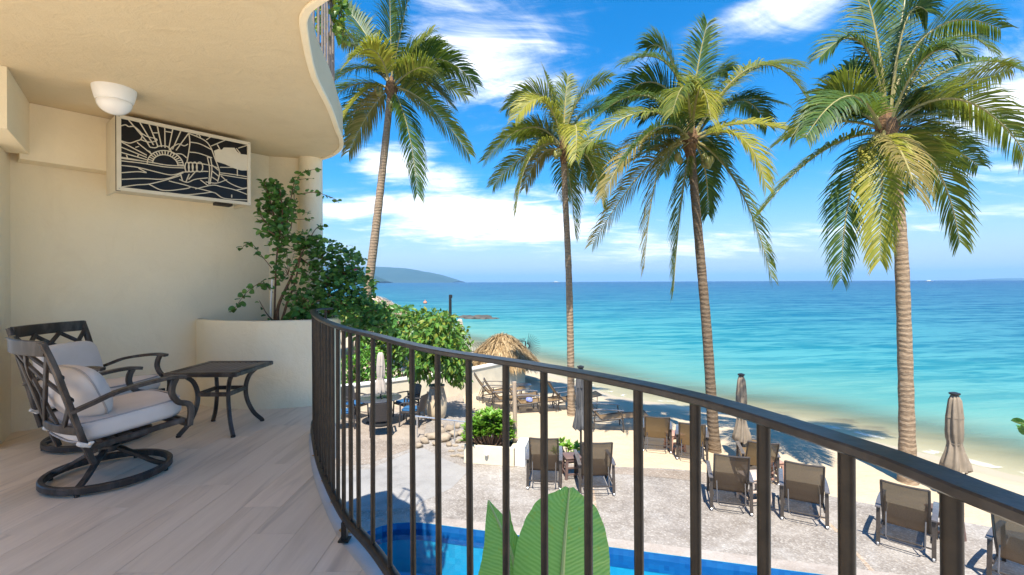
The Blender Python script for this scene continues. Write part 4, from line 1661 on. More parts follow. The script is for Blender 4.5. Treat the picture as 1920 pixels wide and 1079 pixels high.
# ------------------------------------------------------------------ planter, vine
def leaf(mb, p, d, nrm, l, w, fold=0.0, round_=False):
    """one leaf: pointed hexagon bent along its midrib"""
    d = d.normalized()
    s = d.cross(nrm)
    if s.length < 1e-4:
        s = d.orthogonal()
    s.normalize()
    k = s.cross(d)
    if round_:
        prof = [(0, 0), (.22, .42), (.55, .5), (.85, .32), (1, 0)]
    else:
        prof = [(0, 0), (.3, .46), (.62, .40), (1, 0)]
    vs_ = [p]
    L, Rr = [], []
    for (t, ww) in prof[1:-1]:
        c = p + d * (l * t) - k * (fold * l * t * t)
        L.append(c + s * (w * ww) + k * (w * .16))
        Rr.append(c - s * (w * ww) + k * (w * .16))
    tip = p + d * l - k * (fold * l)
    mid = [p + d * (l * t) - k * (fold * l * t * t) for (t, _) in prof[1:-1]]
    n = len(mid)
    vs_ = [p] + L + Rr + mid + [tip]
    iL, iR, iM, iT = 1, 1 + n, 1 + 2 * n, 1 + 3 * n
    fs = [(0, iM, iL), (0, iR, iM)]
    for q in range(n - 1):
        fs.append((iL + q, iM + q, iM + q + 1, iL + q + 1))
        fs.append((iM + q, iR + q, iR + q + 1, iM + q + 1))
    fs += [(iL + n - 1, iM + n - 1, iT), (iM + n - 1, iR + n - 1, iT)]
    mb.add(vs_, fs)


def rdir(rnd, zlo=-1, zhi=1):
    a = rnd.uniform(0, 2 * math.pi)
    z = rnd.uniform(zlo, zhi)
    r = math.sqrt(max(0, 1 - min(z * z, 1)))
    return Vector((r * math.cos(a), r * math.sin(a), z))


def build_planter():
    base = gp(480, 764, 0)
    t = thing('planter', 'curved cream stucco planter built against the side wall', 'planter', (base.x, base.y, 0))
    front = [tuple(wp(0.0, .0)[:2]), (-3.345, 4.965), (-3.25, 4.86), (-3.02, 4.72), (-2.64, 4.64), (-2.40, 4.645), (-2.03, 4.76), (-1.93, 4.85), (-1.90, 5.1), (-2.02, 5.5), (-2.30, 5.78)]
    fr = [(p.x, p.y) for p in spline(front, 6)]
    inn = offset(fr, -0.085)
    loc = lambda p: (p[0] - base.x, p[1] - base.y)
    ring = [loc(p) for p in fr]
    ringi = [loc(p) for p in inn]
    H = .872
    m_ = len(ring)
    mb = MB()
    z = 0.0
    vs_ = [(p[0], p[1], 0.0) for p in ring] + [(p[0], p[1], H - .02) for p in ring]
    e1 = [loc(p) for p in offset(fr, -0.012)]
    e2 = [loc(p) for p in offset(fr, -0.070)]
    vs_ += [(p[0], p[1], H) for p in e1] + [(p[0], p[1], H) for p in e2] + [(p[0], p[1], H - .025) for p in ringi] + [(p[0], p[1], H - .25) for p in ringi]
    fs = []
    for r in range(5):
        for i in range(m_ - 1):
            fs.append((r * m_ + i, r * m_ + i + 1, (r + 1) * m_ + i + 1, (r + 1) * m_ + i))
    mb.add(vs_, fs)
    mb.build('planter_wall', M['stucco'], t, angle=60)
    mb = MB()
    cen = loc((-2.7, 5.25))
    poly = ringi
    vs_ = [(cen[0], cen[1], H - .05)] + [(p[0], p[1], H - .07) for p in poly] + [(loc(RET)[0], loc(RET)[1], H - .06)]
    mb.add(vs_, [(0, i, i + 1) for i in range(1, len(vs_) - 1)] + [(0, len(vs_) - 1, 1)])
    mb.build('soil', M['soil'], t)
    # outside face below the terrace
    mb = MB()
    out = [loc(p) for p in fr[len(fr) // 2:]]
    for i in range(len(out) - 1):
        a, b = out[i], out[i + 1]
        mb.add([(a[0], a[1], -.3), (b[0], b[1], -.3), (b[0], b[1], 0), (a[0], a[1], 0)], [(0, 1, 2, 3)])
    mb.build('planter_apron', M['stucco'], t)


build_planter()


def build_vine():
    rnd = random.Random(11)
    base = at(520, 606, 5.12)
    t = thing('climbing_vine', 'green climbing vine with round leaves spilling from the curved planter', 'vine', tuple(base))
    stems = MB()
    lv = MB()

    def loc(p):
        return p - base

    def leaf_px(p, size, d=None):
        d = d or rdir(rnd, -.5, .6)
        nrm = rdir(rnd, .1, 1) + Vector((0.1, -.5, .2))
        leaf(lv, p, d, nrm, size * rnd.uniform(.8, 1.2), size * rnd.uniform(.75, 1.0), rnd.uniform(0, .35), True)

    def branch(pts, r0=.010, r1=.003, size=.062, dens=1.0, leaves=True, from_t=0.0):
        P = spline([loc(at(px, py, Y)) for px, py, Y in pts], 10)
        stems.tube(P, [r0 + (r1 - r0) * i / (len(P) - 1) for i in range(len(P))], 6)
        if not leaves:
            return
        L = sum((P[i + 1] - P[i]).length for i in range(len(P) - 1))
        n = int(L / .026 * dens)
        for k in range(n):
            u = from_t + (1 - from_t) * (k + rnd.random()) / n
            i = min(int(u * (len(P) - 1)), len(P) - 2)
            p = P[i].lerp(P[i + 1], u * (len(P) - 1) - i)
            side = rdir(rnd, -.6, .6)
            leaf_px(p + side * .012, size, side + (P[i + 1] - P[i]).normalized() * .4)
    # woody stems rising from the soil
    branch([(520, 606, 5.12), (522, 570, 5.12), (545, 520, 5.15), (562, 480, 5.2)], .022, .010, leaves=False)
    branch([(526, 606, 5.1), (540, 560, 5.1), (552, 530, 5.1), (566, 470, 5.15)], .016, .007, leaves=False)
    branch([(514, 604, 5.15), (516, 540, 5.1), (520, 470, 5.1), (530, 400, 5.05), (525, 350, 5.0)], .012, .005, .06, .9, True, .25)
    branch([(518, 604, 5.1), (500, 585, 5.0), (486, 560, 5.0)], .008, .003, .05, .4)
    # leafy shoots
    branch([(520, 430, 5.1), (512, 390, 5.05), (500, 350, 5.0), (494, 337, 4.98)], size=.066, dens=1.6)
    branch([(530, 420, 5.1), (530, 380, 5.1), (520, 350, 5.1), (512, 338, 5.1)], size=.066, dens=1.7)
    branch([(545, 430, 5.15), (552, 385, 5.2), (553, 350, 5.25), (566, 322, 5.3), (596, 314, 5.3)], .006, .002, .062, 1.0, True, .1)
    branch([(540, 440, 5.1), (540, 400, 5.1), (548, 360, 5.1), (552, 338, 5.15)], size=.062, dens=1.3)
    branch([(558, 362, 5.2), (590, 358, 5.15), (618, 366, 5.1), (634, 374, 5.1)], .005, .002, .05, .95)
    branch([(560, 334, 5.25), (578, 332, 5.25), (588, 332, 5.25)], .003, .001, .03, .7)
    branch([(510, 500, 5.1), (490, 475, 5.05), (470, 452, 5.0), (452, 462, 5.0)], .005, .002, .055, 1.1, True, .2)
    branch([(512, 545, 5.05), (490, 528, 4.95), (462, 545, 4.9), (436, 580, 4.85)], .005, .002, .066, 1.3, True, .1)
    branch([(505, 420, 5.05), (492, 405, 5.0), (488, 396, 5.0)], size=.06, dens=1.4)
    branch([(520, 440, 5.05), (500, 428, 5.0), (488, 432, 5.0)], size=.066, dens=1.6)
    branch([(562, 480, 5.2), (590, 430, 5.2), (600, 425, 5.2), (606, 420, 5.2)], .006, .002, .05, 1.0)
    branch([(560, 470, 5.2), (600, 445, 5.2), (640, 465, 5.3), (688, 487, 5.3)], .006, .002, .055, 1.5)
    branch([(640, 470, 5.3), (660, 458, 5.3), (668, 490, 5.3)], .002, .001, .03, .3)
    branch([(540, 400, 5.2), (570, 395, 5.2), (584, 398, 5.2)], .004, .002, .045, 1.0)
    branch([(545, 410, 5.2), (575, 408, 5.2), (588, 410, 5.2)], .004, .002, .045, .8)
    branch([(562, 480, 5.2), (620, 520, 5.1), (680, 520, 5.3), (706, 530, 5.3)], .008, .002, .06, 1.8)
    branch([(562, 500, 5.2), (630, 560, 5.0), (690, 580, 5.2), (740, 578, 5.5), (765, 576, 5.7)], .008, .002, .062, 1.6)
    branch([(620, 560, 5.0), (680, 600, 5.3), (720, 615, 5.6), (760, 622, 5.9)], .007, .002, .065, 1.5)
    branch([(560, 580, 5.0), (545, 600, 4.85), (552, 604, 4.75)], .006, .002, .07, 1.6)
    branch([(600, 560, 4.95), (570, 575, 4.9), (548, 590, 4.85)], .006, .002, .07, 1.6)
    # body of the plant
    blobs = [(520, 395, 5.08, 38, 48, .10, 230), (512, 360, 5.03, 22, 26, .08, 90), (528, 440, 5.1, 30, 40, .10, 120), (570, 452, 5.2, 34, 24, .12, 130), (600, 470, 5.2, 45, 30, .15, 200),
             (640, 500, 5.25, 48, 40, .22, 330), (660, 545, 5.2, 45, 40, .25, 330), (610, 525, 5.15, 45, 35, .2, 240), (620, 575, 5.1, 48, 26, .2, 260),
             (570, 560, 5.05, 36, 30, .15, 130), (565, 590, 4.98, 26, 16, .12, 90), (690, 585, 5.4, 38, 30, .25, 200), (540, 500, 5.1, 26, 36, .1, 70),
             (680, 612, 5.5, 40, 18, .3, 120), (720, 596, 5.6, 34, 20, .2, 90), (556, 540, 5.12, 30, 40, .1, 60)]
    for (cx, cy, Y, rx, ry, dy, n) in blobs:
        for _ in range(int(n * .8)):
            q = rdir(rnd) * (rnd.random() ** .45)
            p = at(cx + q.x * rx * 1.05, cy + q.y * ry * 1.05, Y + q.z * dy)
            leaf_px(loc(p), .060)
            if rnd.random() < .12:
                stems.tube([loc(p), loc(at(cx, cy + 12, Y))], [.0018, .003], 4)
    stems.build('stem', M['bark'], t)
    lv.build('foliage', M['leaf_vine'], t, smooth=False)
    mb = MB()
    for px, py in ((668, 503),):
        for _ in range(5):
            leaf(mb, loc(at(px, py, 5.0)), rdir(rnd), rdir(rnd), .025, .02, .2)
    mb.build('flower', M['petal'], t, smooth=False)
    st = at(506, 603, 5.08)
    s = thing('plant_stake', 'thin white pipe staking the vine in the planter', 'stake', tuple(st))
    mb = MB()
    top = at(510, 520, 5.0) - st
    mb.tube([(0, 0, -.05), top * .5, top], .010, 8)
    mb.build('pipe', M['stake'], s)


build_vine()


def hanging_leaves(label, blobs, Y, name='hanging_plant', size=.07, mat='leaf_tree', root=None):
    rnd = random.Random(21)
    b0 = at(blobs[0][0], blobs[0][1], Y)
    t = thing(name, label, 'plant', tuple(b0))
    lv, st = MB(), MB()
    for (cx, cy, rx, ry, n) in blobs:
        c = at(cx, cy, Y) - b0
        st.tube([Vector((0, 0, .1)), c], [.005, .002], 5)
        for _ in range(n):
            q = rdir(rnd) * rnd.random() ** .5
            p = at(cx + q.x * rx, cy + q.y * ry, Y + q.z * .15) - b0
            leaf(lv, p, rdir(rnd, -.9, .3), rdir(rnd), size, size * .7, .2, True)
    if root is not None:
        rt = Vector(root) - b0
        st.tube(spline([tuple(rt), tuple(rt * .5 + Vector((.12, 0, .1))), (0, 0, .1)], 8), [.03 - .0014 * k for k in range(17)], 7)
    st.build('stem', M['bark'], t)
    lv.build('foliage', M[mat], t, smooth=False)


hanging_leaves('leafy plant trailing from the upper balcony at the top edge', [(636, -30, 14, 20, 40), (640, 10, 14, 26, 50), (637, 45, 13, 16, 34), (645, 68, 8, 10, 10), (606, 40, 10, 40, 40)], 4.6)
hanging_leaves('small leafy twig poking in at the right picture edge', [(1945, 795, 16, 18, 14), (1918, 808, 8, 12, 5), (1917, 803, 6, 6, 3)], 2.0, 'leafy_twig', .045, 'leaf_vine', (2.75, 2.1, GZ))


# ------------------------------------------------------------------ palms
def frond_mesh(P0, P1, P2, rnd, mat, parent, width=.80, twist=0.6, n=64, origin=Vector((0, 0, 0)), sc=1.0):
    """a coconut frond: rachis along a quadratic curve, leaflets of three bent segments on both sides"""
    def pt(t):
        return P0 * (1 - t) ** 2 + P1 * 2 * t * (1 - t) + P2 * t * t

    def tg(t):
        return ((P1 - P0) * (1 - t) + (P2 - P1) * t).normalized()
    mb = MB()
    up = Vector((0, 0, 1))
    hd = (P2 - P0)
    hd.z = 0
    if hd.length < .2:
        hd = Vector((rnd.uniform(-1, 1), rnd.uniform(-1, 1), 0))
    S0 = hd.normalized().cross(up).normalized()
    L = sum((pt((k + 1) / 12) - pt(k / 12)).length for k in range(12))
    W = width * sc * min(1.0, .55 + .2 * L / sc)
    down = Vector((0, 0, -1))
    ragged = rnd.uniform(.0, .12)
    for k in range(n):
        t = .13 + .87 * (k + .5) / n
        T = tg(t)
        S = (S0 - T * S0.dot(T)).normalized()
        S = Matrix.Rotation(twist * (0.4 + .8 * t), 3, T) @ S
        Nn = S.cross(T).normalized()
        if Nn.z < 0:
            Nn = -Nn
        prof = math.sin(math.pi * min(1.0, .12 + t * .80)) ** .6
        for sd in (-1, 1):
            if rnd.random() < ragged:
                continue
            ll = W * prof * rnd.uniform(.82, 1.08)
            p = pt(t) + T * rnd.uniform(-.01, .01)
            d = (S * sd * (.95 - .35 * t) + T * (.42 + .55 * t) + Nn * rnd.uniform(.10, .32)).normalized()
            w = (.0105 + .006 * prof) * sc
            droop = rnd.uniform(.38, .80) + (.5 if rnd.random() < .15 else 0)
            side = (T - d * T.dot(d)).normalized()
            pts = [p]
            ws = [w * .55, w, w * .75]
            for q in range(3):
                p = p + d * (ll / 3)
                pts.append(p)
                d = (d + down * droop * (.5 + .35 * q)).normalized()
            vs_ = []
            for q in range(3):
                vs_ += [pts[q] - side * ws[q], pts[q] + side * ws[q]]
            vs_.append(pts[3])
            mb.add(vs_, [(0, 1, 3, 2), (2, 3, 5, 4), (4, 5, 6)])
    o = mb.build('frond', mat, parent, smooth=False)
    mb = MB()
    K = 14
    mb.tube([pt(k / K) for k in range(K + 1)], [.030 * (1 - k / K) ** .8 + .004 for k in range(K + 1)], 5)
    mb.build('rachis', M['rachis'], o)
    return o


def palm(label, base, crown_px, Y, trunk_px, fronds, r0, r1, nuts, seed, extra=6, flare=1.5, sc=1.0):
    rnd = random.Random(seed)
    base = Vector(base)
    t = thing('palm_tree', label, 'palm', tuple(base), 0, 'coconut palms on the beach')
    C = at(crown_px[0], crown_px[1], Y)
    pts = [base] + [at(px, py, base.y + (Y - base.y) * k) for px, py, k in trunk_px] + [C]
    P = [p - base for p in spline(pts, 12)]
    mb = MB()
    m = len(P)
    rs = []
    for i in range(m):
        u = i / (m - 1)
        rs.append((r0 + (r1 - r0) * u + r0 * (flare - 1) * math.exp(-u * 22)) * (1 + .035 * math.sin(i * 2.1) + .02 * rnd.uniform(-1, 1)))
    mb.tube(P, rs, 14)
    mb.build('trunk', M['trunk_dark' if 'dark-trunked' in label else 'trunk'], t)
    c = C - base
    mb = MB()
    mb.lathe([(r1 * 1.0, -.45), (r1 * 1.5, -.22), (r1 * 2.0, -.02), (r1 * 1.7, .18), (r1 * .7, .40), (.01, .5)], 14, c, fold=.12, nf=5)
    for k in range(26):
        d = rdir(rnd, -.5, .9)
        mb.tube([c + d * .08, c + d * rnd.uniform(.2, .36) + Vector((0, 0, -.05))], [.022, .004], 4)
    mb.build('fibre_sheath', M['fibre'], t)
    for f in fronds:
        x1, y1, x2, y2, d1, d2, kind = f
        P0 = c + Vector((rnd.uniform(-.06, .06), rnd.uniform(-.06, .06), rnd.uniform(-.1, .12)))
        P1 = at(x1, y1, Y + d1) - base
        P2 = at(x2, y2, Y + d2) - base
        tw = rnd.choice((-1, 1)) * rnd.uniform(.25, .9)
        frond_mesh(P0, P1, P2, rnd, M['frond'][kind], t, twist=tw, n=92 if kind != 3 else 74, sc=sc)
    for k in range(extra):
        a = rnd.uniform(.15, math.pi - .15)
        el = rnd.uniform(-.2, 1.0)
        l = rnd.uniform(1.7, 2.4) * sc
        d = Vector((math.cos(a) * math.cos(el), math.sin(a) * math.cos(el), math.sin(el)))
        P1 = c + d * l * .55 + Vector((0, 0, .35))
        P2 = c + d * l * .95 + Vector((0, 0, -.55 - .3 * rnd.random()))
        frond_mesh(c.copy(), P1, P2, rnd, M['frond'][rnd.choice((0, 0, 1))], t, twist=rnd.uniform(-.6, .6), n=64, sc=sc)
    for (px, py, k) in nuts:
        mb = MB()
        q = at(px, py, Y - .25) - base
        for _ in range(k):
            o = q + rdir(rnd) * .11
            mb.lathe([(.01, .1), (.055, .075), (.08, .02), (.078, -.03), (.05, -.085), (.01, -.105)], 9, o)
        mb.tube([c + Vector((0, -.1, .0)), q + Vector((0, 0, .15)), q], .012, 5)
        mb.build('coconut_bunch', M['coconut'], t)
    return t


zA = gp(668, 818, GZ)
palm('leftmost coconut palm, its trunk rising behind the vine', at(660, 742, 17.6), (735, 165), 17.5,
     [(674, 640, .2), (690, 540, .4), (706, 420, .6), (720, 300, .8)],
     [(700, 62, 640, 2, .3, .6, 0), (733, 60, 733, -45, .2, .5, 0), (752, 60, 772, -25, .2, .3, 0), (768, 95, 812, 58, -.3, -.3, 1), (815, 60, 893, 158, .2, .2, 0),
      (800, 165, 880, 288, -.2, -.5, 1), (772, 215, 783, 362, -.2, -.6, 0), (690, 95, 628, 150, .5, 1.0, 0), (712, 45, 652, 118, -.9, -1.8, 2), (690, 135, 640, 228, -.1, -.2, 2),
      (694, 195, 655, 282, .2, .4, 3), (800, 90, 832, 152, -.8, -1.5, 1), (690, 80, 640, 72, .4, 1.0, 1), (760, 80, 830, 90, .5, 1.0, 0), (790, 120, 850, 200, .6, 1.2, 0)],
     .195, .118, [(711, 168, 9), (738, 198, 6)], 31, 6, 1.3, 1.42)
palm('second coconut palm from the left, yellowish fronds, pale slender trunk', (1.79, 14.3, sand_z(1.79, 14.3) - .05), (1058, 282), 14.2,
     [(1069, 640, .3), (1066, 500, .6), (1060, 360, .85)],
     [(1035, 120, 952, 205, .3, .5, 1), (1030, 130, 968, 222, -.6, -1.0, 2), (1000, 190, 910, 300, -.1, -.2, 1), (985, 245, 968, 398, -.6, -1.3, 2), (1010, 265, 985, 352, .4, .8, 3),
      (1058, 205, 1066, 145, .4, .8, 1), (1075, 160, 1142, 150, .3, .6, 1), (1090, 180, 1080, 300, -1.0, -2.0, 2), (1112, 255, 1132, 392, -.3, -.5, 1), (1072, 320, 1079, 442, .4, .6, 1),
      (1130, 260, 1118, 352, .5, 1.0, 2), (1040, 190, 1022, 135, .4, .8, 1), (1095, 165, 1175, 215, .6, 1.0, 0), (1020, 250, 950, 250, .6, 1.2, 1)],
     .112, .082, [(1046, 292, 6)], 32, 6, 1.15)
palm('tall dark-trunked coconut palm in the middle, drooping brown-tipped fronds', (4.84, 11.25, sand_z(4.84, 11.25) - .05), (1296, 268), 11.3,
     [(1326, 640, .35), (1313, 480, .65), (1301, 340, .9)],
     [(1275, 62, 1172, 122, .2, .3, 0), (1250, 85, 1140, 205, .6, .9, 0), (1215, 110, 1098, 245, .4, .6, 0), (1225, 150, 1090, 285, -.2, -.3, 1), (1205, 200, 1130, 372, -.3, -.6, 3),
      (1225, 265, 1112, 458, .0, .0, 3), (1225, 240, 1208, 505, -.6, -1.0, 3), (1275, 350, 1263, 548, -.2, -.4, 1), (1305, 130, 1328, 48, .2, .3, 0), (1325, 120, 1366, 138, .5, .9, 0),
      (1312, 90, 1335, 232, -1.2, -2.2, 2), (1295, 95, 1262, 215, -1.2, -2.0, 1), (1430, 10, 1528, 215, .2, .2, 1), (1400, 205, 1515, 265, -.2, -.3, 2), (1405, 205, 1437, 355, -.7, -1.2, 2),
      (1392, 300, 1447, 525, -.1, -.2, 1), (1330, 295, 1328, 405, .7, 1.2, 0), (1250, 190, 1172, 302, -.9, -1.7, 0), (1240, 150, 1185, 190, .9, 1.6, 0), (1265, 55, 1215, 92, .6, .9, 0),
      (1390, 130, 1440, 240, .8, 1.3, 0), (1400, 90, 1500, 130, .5, .9, 1), (1360, 160, 1470, 200, .6, 1.1, 0)],
     .122, .088, [(1326, 305, 9), (1276, 296, 3)], 33, 8, 1.35)
palm('rightmost coconut palm with broad full crown and ringed trunk', (8.0, 9.5, sand_z(8.0, 9.5) - .05), (1663, 250), 9.45,
     [(1697, 700, .3), (1690, 480, .6), (1680, 350, .85)],
     [(1640, 0, 1540, 112, .2, .3, 0), (1690, -30, 1742, 30, .1, .1, 0), (1720, -15, 1878, 62, .2, .4, 0), (1770, 0, 1862, 105, .6, 1.0, 1), (1585, 100, 1485, 262, .2, .3, 1),
      (1605, 110, 1512, 262, -.8, -1.5, 0), (1545, 245, 1425, 405, -.1, -.2, 1), (1585, 285, 1577, 528, -.2, -.4, 0), (1655, 290, 1650, 495, -.8, -1.2, 2), (1695, 285, 1722, 375, -1.0, -1.7, 3),
      (1770, 265, 1800, 462, -.1, -.2, 1), (1815, 100, 1945, 330, -.2, -.4, 1), (1770, 170, 1898, 138, .3, .5, 2), (1760, 255, 1835, 318, .5, .9, 0), (1730, 60, 1800, 110, -.6, -1.0, 0),
      (1600, 60, 1560, 190, .6, 1.1, 0), (1650, 30, 1612, -40, .4, .7, 0), (1690, 60, 1705, -30, .7, 1.2, 0), (1740, 130, 1790, 210, .7, 1.2, 0), (1600, 175, 1520, 215, .6, 1.1, 2), (1800, 60, 1935, 150, .3, .6, 0), (1790, 190, 1910, 260, .5, .8, 1)],
     .140, .090, [(1628, 290, 5)], 34, 7, 1.3)


# ------------------------------------------------------------------ garden plants
def foliage_blob(lv, rnd, c, r, n, size, droop=0.0, ratio=.6, shell=.45, round_=False):
    for _ in range(n):
        q = rdir(rnd) * rnd.random() ** shell
        p = c + Vector((q.x * r[0], q.y * r[1], q.z * r[2]))
        d = (q + rdir(rnd) * .8 + Vector((0, 0, -droop))).normalized()
        nrm = (rdir(rnd, .2, 1) + Vector((0, 0, .6))).normalized()
        s = size * rnd.uniform(.7, 1.25)
        leaf(lv, p, d, nrm, s, s * ratio, rnd.uniform(0, .4), round_)


def potted_tree():
    rnd = random.Random(41)
    p = gp(818, 784, GZ)
    jar = thing('clay_jar', 'tall two-tone clay jar holding a leafy tree on the terrace', 'jar', (p.x, p.y, GZ))
    mb = MB()
    k = .82
    prof = [(0.19, 0), (0.245, .06), (0.285, .22), (0.30, .40), (0.285, .58), (0.245, .76), (0.215, .87), (0.205, .92), (0.235, .955), (0.24, .985), (0.215, .99), (0.19, .95), (0.19, .85), (0.0, .84)]
    mb.lathe(prof, 30)
    mb.build('jar_body', M['clay'], jar)
    mb = MB()
    mb.lathe([(.188, .86), (.1, .875), (.01, .88)], 16)
    mb.build('soil', M['soil'], jar)
    t = thing('potted_tree', 'bushy tree with large drooping leaves growing in the clay jar', 'tree', (p.x, p.y, GZ + .88))
    mb = MB()
    mb.tube(spline([(0, 0, -.1), (.02, 0, .35), (-.04, .02, .8), (.0, 0, 1.4)], 6), [.045, .045, .044, .043, .042, .041, .04, .04, .04, .038, .036, .034, .032, .03, .028, .026, .024, .022, .02], 8)
    for k in range(9):
        a = rnd.uniform(0, 6.28)
        z = rnd.uniform(.5, 1.2)
        e = Vector((math.cos(a) * rnd.uniform(.4, .8), math.sin(a) * rnd.uniform(.4, .8), z + rnd.uniform(.2, .7)))
        mb.tube([(0, 0, z), Vector((e.x * .5, e.y * .5, z + .25)), e], [.02, .014, .006], 5)
    mb.build('trunk', M['bark'], t)
    lv = MB()
    for c, r, n in (((0, 0, 1.35), (.66, .6, .55), 300), ((-.45, 0, .9), (.45, .45, .55), 230), ((.5, -.1, .85), (.45, .45, .6), 260), ((0, -.2, .75), (.6, .5, .5), 180),
                    ((.1, 0, 1.85), (.5, .5, .4), 170), ((.72, -.1, .42), (.22, .3, .3), 60), ((-.62, 0, .55), (.25, .3, .35), 70), ((-.7, 0, 1.5), (.4, .4, .4), 120)):
        foliage_blob(lv, rnd, Vector(c), r, n, .20, .9, .55)
    for k in range(26):
        a = rnd.uniform(0, 6.28)
        z = rnd.uniform(.5, 1.9)
        p0 = Vector((math.cos(a) * .55, math.sin(a) * .5, z))
        d = Vector((math.cos(a), math.sin(a), rnd.uniform(-.3, .9))).normalized()
        for q in range(9):
            pq = p0 + d * (.07 * q) + Vector((0, 0, -.012 * q * q * .3))
            leaf(lv, pq, (rdir(rnd) + d * .6 + Vector((0, 0, -.5))).normalized(), rdir(rnd, .2, 1), .17, .09, .2)
    lv.build('crown', M['leaf_tree'], t, smooth=False)


potted_tree()


def shrub(name, label, cat, p, blobs, mat, size, seed, ratio=.5, droop=0.0, stems=8, trunk=0.0):
    rnd = random.Random(seed)
    t = thing(name, label, cat, tuple(p))
    mb = MB()
    for c, r, n in blobs:
        for _ in range(stems):
            e = Vector(c) + rdir(rnd) * .6 * min(r)
            mb.tube([Vector((rnd.uniform(-.08, .08), rnd.uniform(-.08, .08), 0)) + (Vector((c[0], c[1], 0)) * .7), e * .6 + Vector((c[0], c[1], 0)) * .35, e], [.016, .011, .005], 5)
    if trunk:
        mb.tube([(0, 0, -.02), (.03, .02, trunk * .5), (0, 0, trunk)], [.09, .07, .04], 8)
    mb.build('stems', M['bark'], t)
    lv = MB()
    for c, r, n in blobs:
        foliage_blob(lv, rnd, Vector(c), r, n, size, droop, ratio)
    lv.build('foliage', M[mat], t, smooth=False)
    return t


def rosette_shrub(name, label, p, spots, seed, size=.2, mat='leaf_bright'):
    """low shrub of fleshy upright rosettes"""
    rnd = random.Random(seed)
    t = thing(name, label, 'shrub', tuple(p))
    mb, lv = MB(), MB()
    for (x, y, z) in spots:
        mb.tube([(x * .5, y * .5, 0), (x * .85, y * .85, z * .6), (x, y, z)], [.018, .014, .01], 5)
        for k in range(17):
            a = k * 2.4 + rnd.uniform(-.3, .3)
            tilt = rnd.uniform(.15, 1.25)
            d = Vector((math.cos(a) * math.cos(tilt), math.sin(a) * math.cos(tilt), math.sin(tilt)))
            s = size * rnd.uniform(.75, 1.2)
            leaf(lv, Vector((x, y, z)), d, Vector((0, 0, 1)) + d * .2, s, s * .42, .15)
    mb.build('stems', M['bark'], t)
    lv.build('foliage', M[mat], t, smooth=False)


gpH = gp(665, 762, GZ)
shrub('garden_shrub', 'bright green shrub left behind the dining table', 'shrub', (gpH.x, gpH.y + .9, GZ), [((0, 0, .9), (.85, .7, .75), 520), ((-.6, .1, .8), (.6, .6, .7), 260), ((.55, .1, .75), (.6, .6, .6), 280), ((0, 0, 1.5), (.6, .6, .4), 200)], 'leaf_hedge', .17, 51)
gpH = gp(755, 740, GZ)
shrub('garden_shrub', 'green shrub between the parasol and the clay jar, behind the low wall', 'shrub', (gpH.x - .2, gpH.y + 1.6, GZ), [((0, 0, 1.2), (.9, .7, .85), 480), ((-.8, 0, 1.25), (.7, .6, .7), 320), ((.5, 0, 1.7), (.7, .6, .5), 260), ((-.4, 0, 1.9), (.7, .6, .4), 220)], 'leaf_hedge', .17, 52)
pp = at(700, 700, 17.0)
shrub('garden_tree', 'spreading leafy tree below the hanging vine', 'tree', (pp.x, 17.2, GZ), [((0, 0, 2.6), (1.3, .9, .7), 620), ((1.3, 0, 2.35), (1.0, .8, .6), 430), ((-1.1, 0, 2.9), (.9, .8, .6), 330), ((2.3, 0, 2.1), (.9, .7, .7), 380), ((.5, 0, 1.7), (1.2, .7, .6), 330)], 'leaf_tree', .22, 53, .6, .4, 6, 1.8)
pp = at(822, 640, 18.5)
shrub('garden_tree', 'yellowish green tree in front of the beach posts', 'tree', (pp.x, 18.6, GZ), [((0, 0, 2.2), (.9, .7, .7), 420), ((-.7, 0, 2.5), (.8, .6, .6), 300), ((.6, 0, 1.8), (.6, .6, .6), 240), ((-.3, 0, 1.4), (.9, .6, .6), 240)], 'leaf_tree', .22, 54, .6, .5, 6, 1.6)


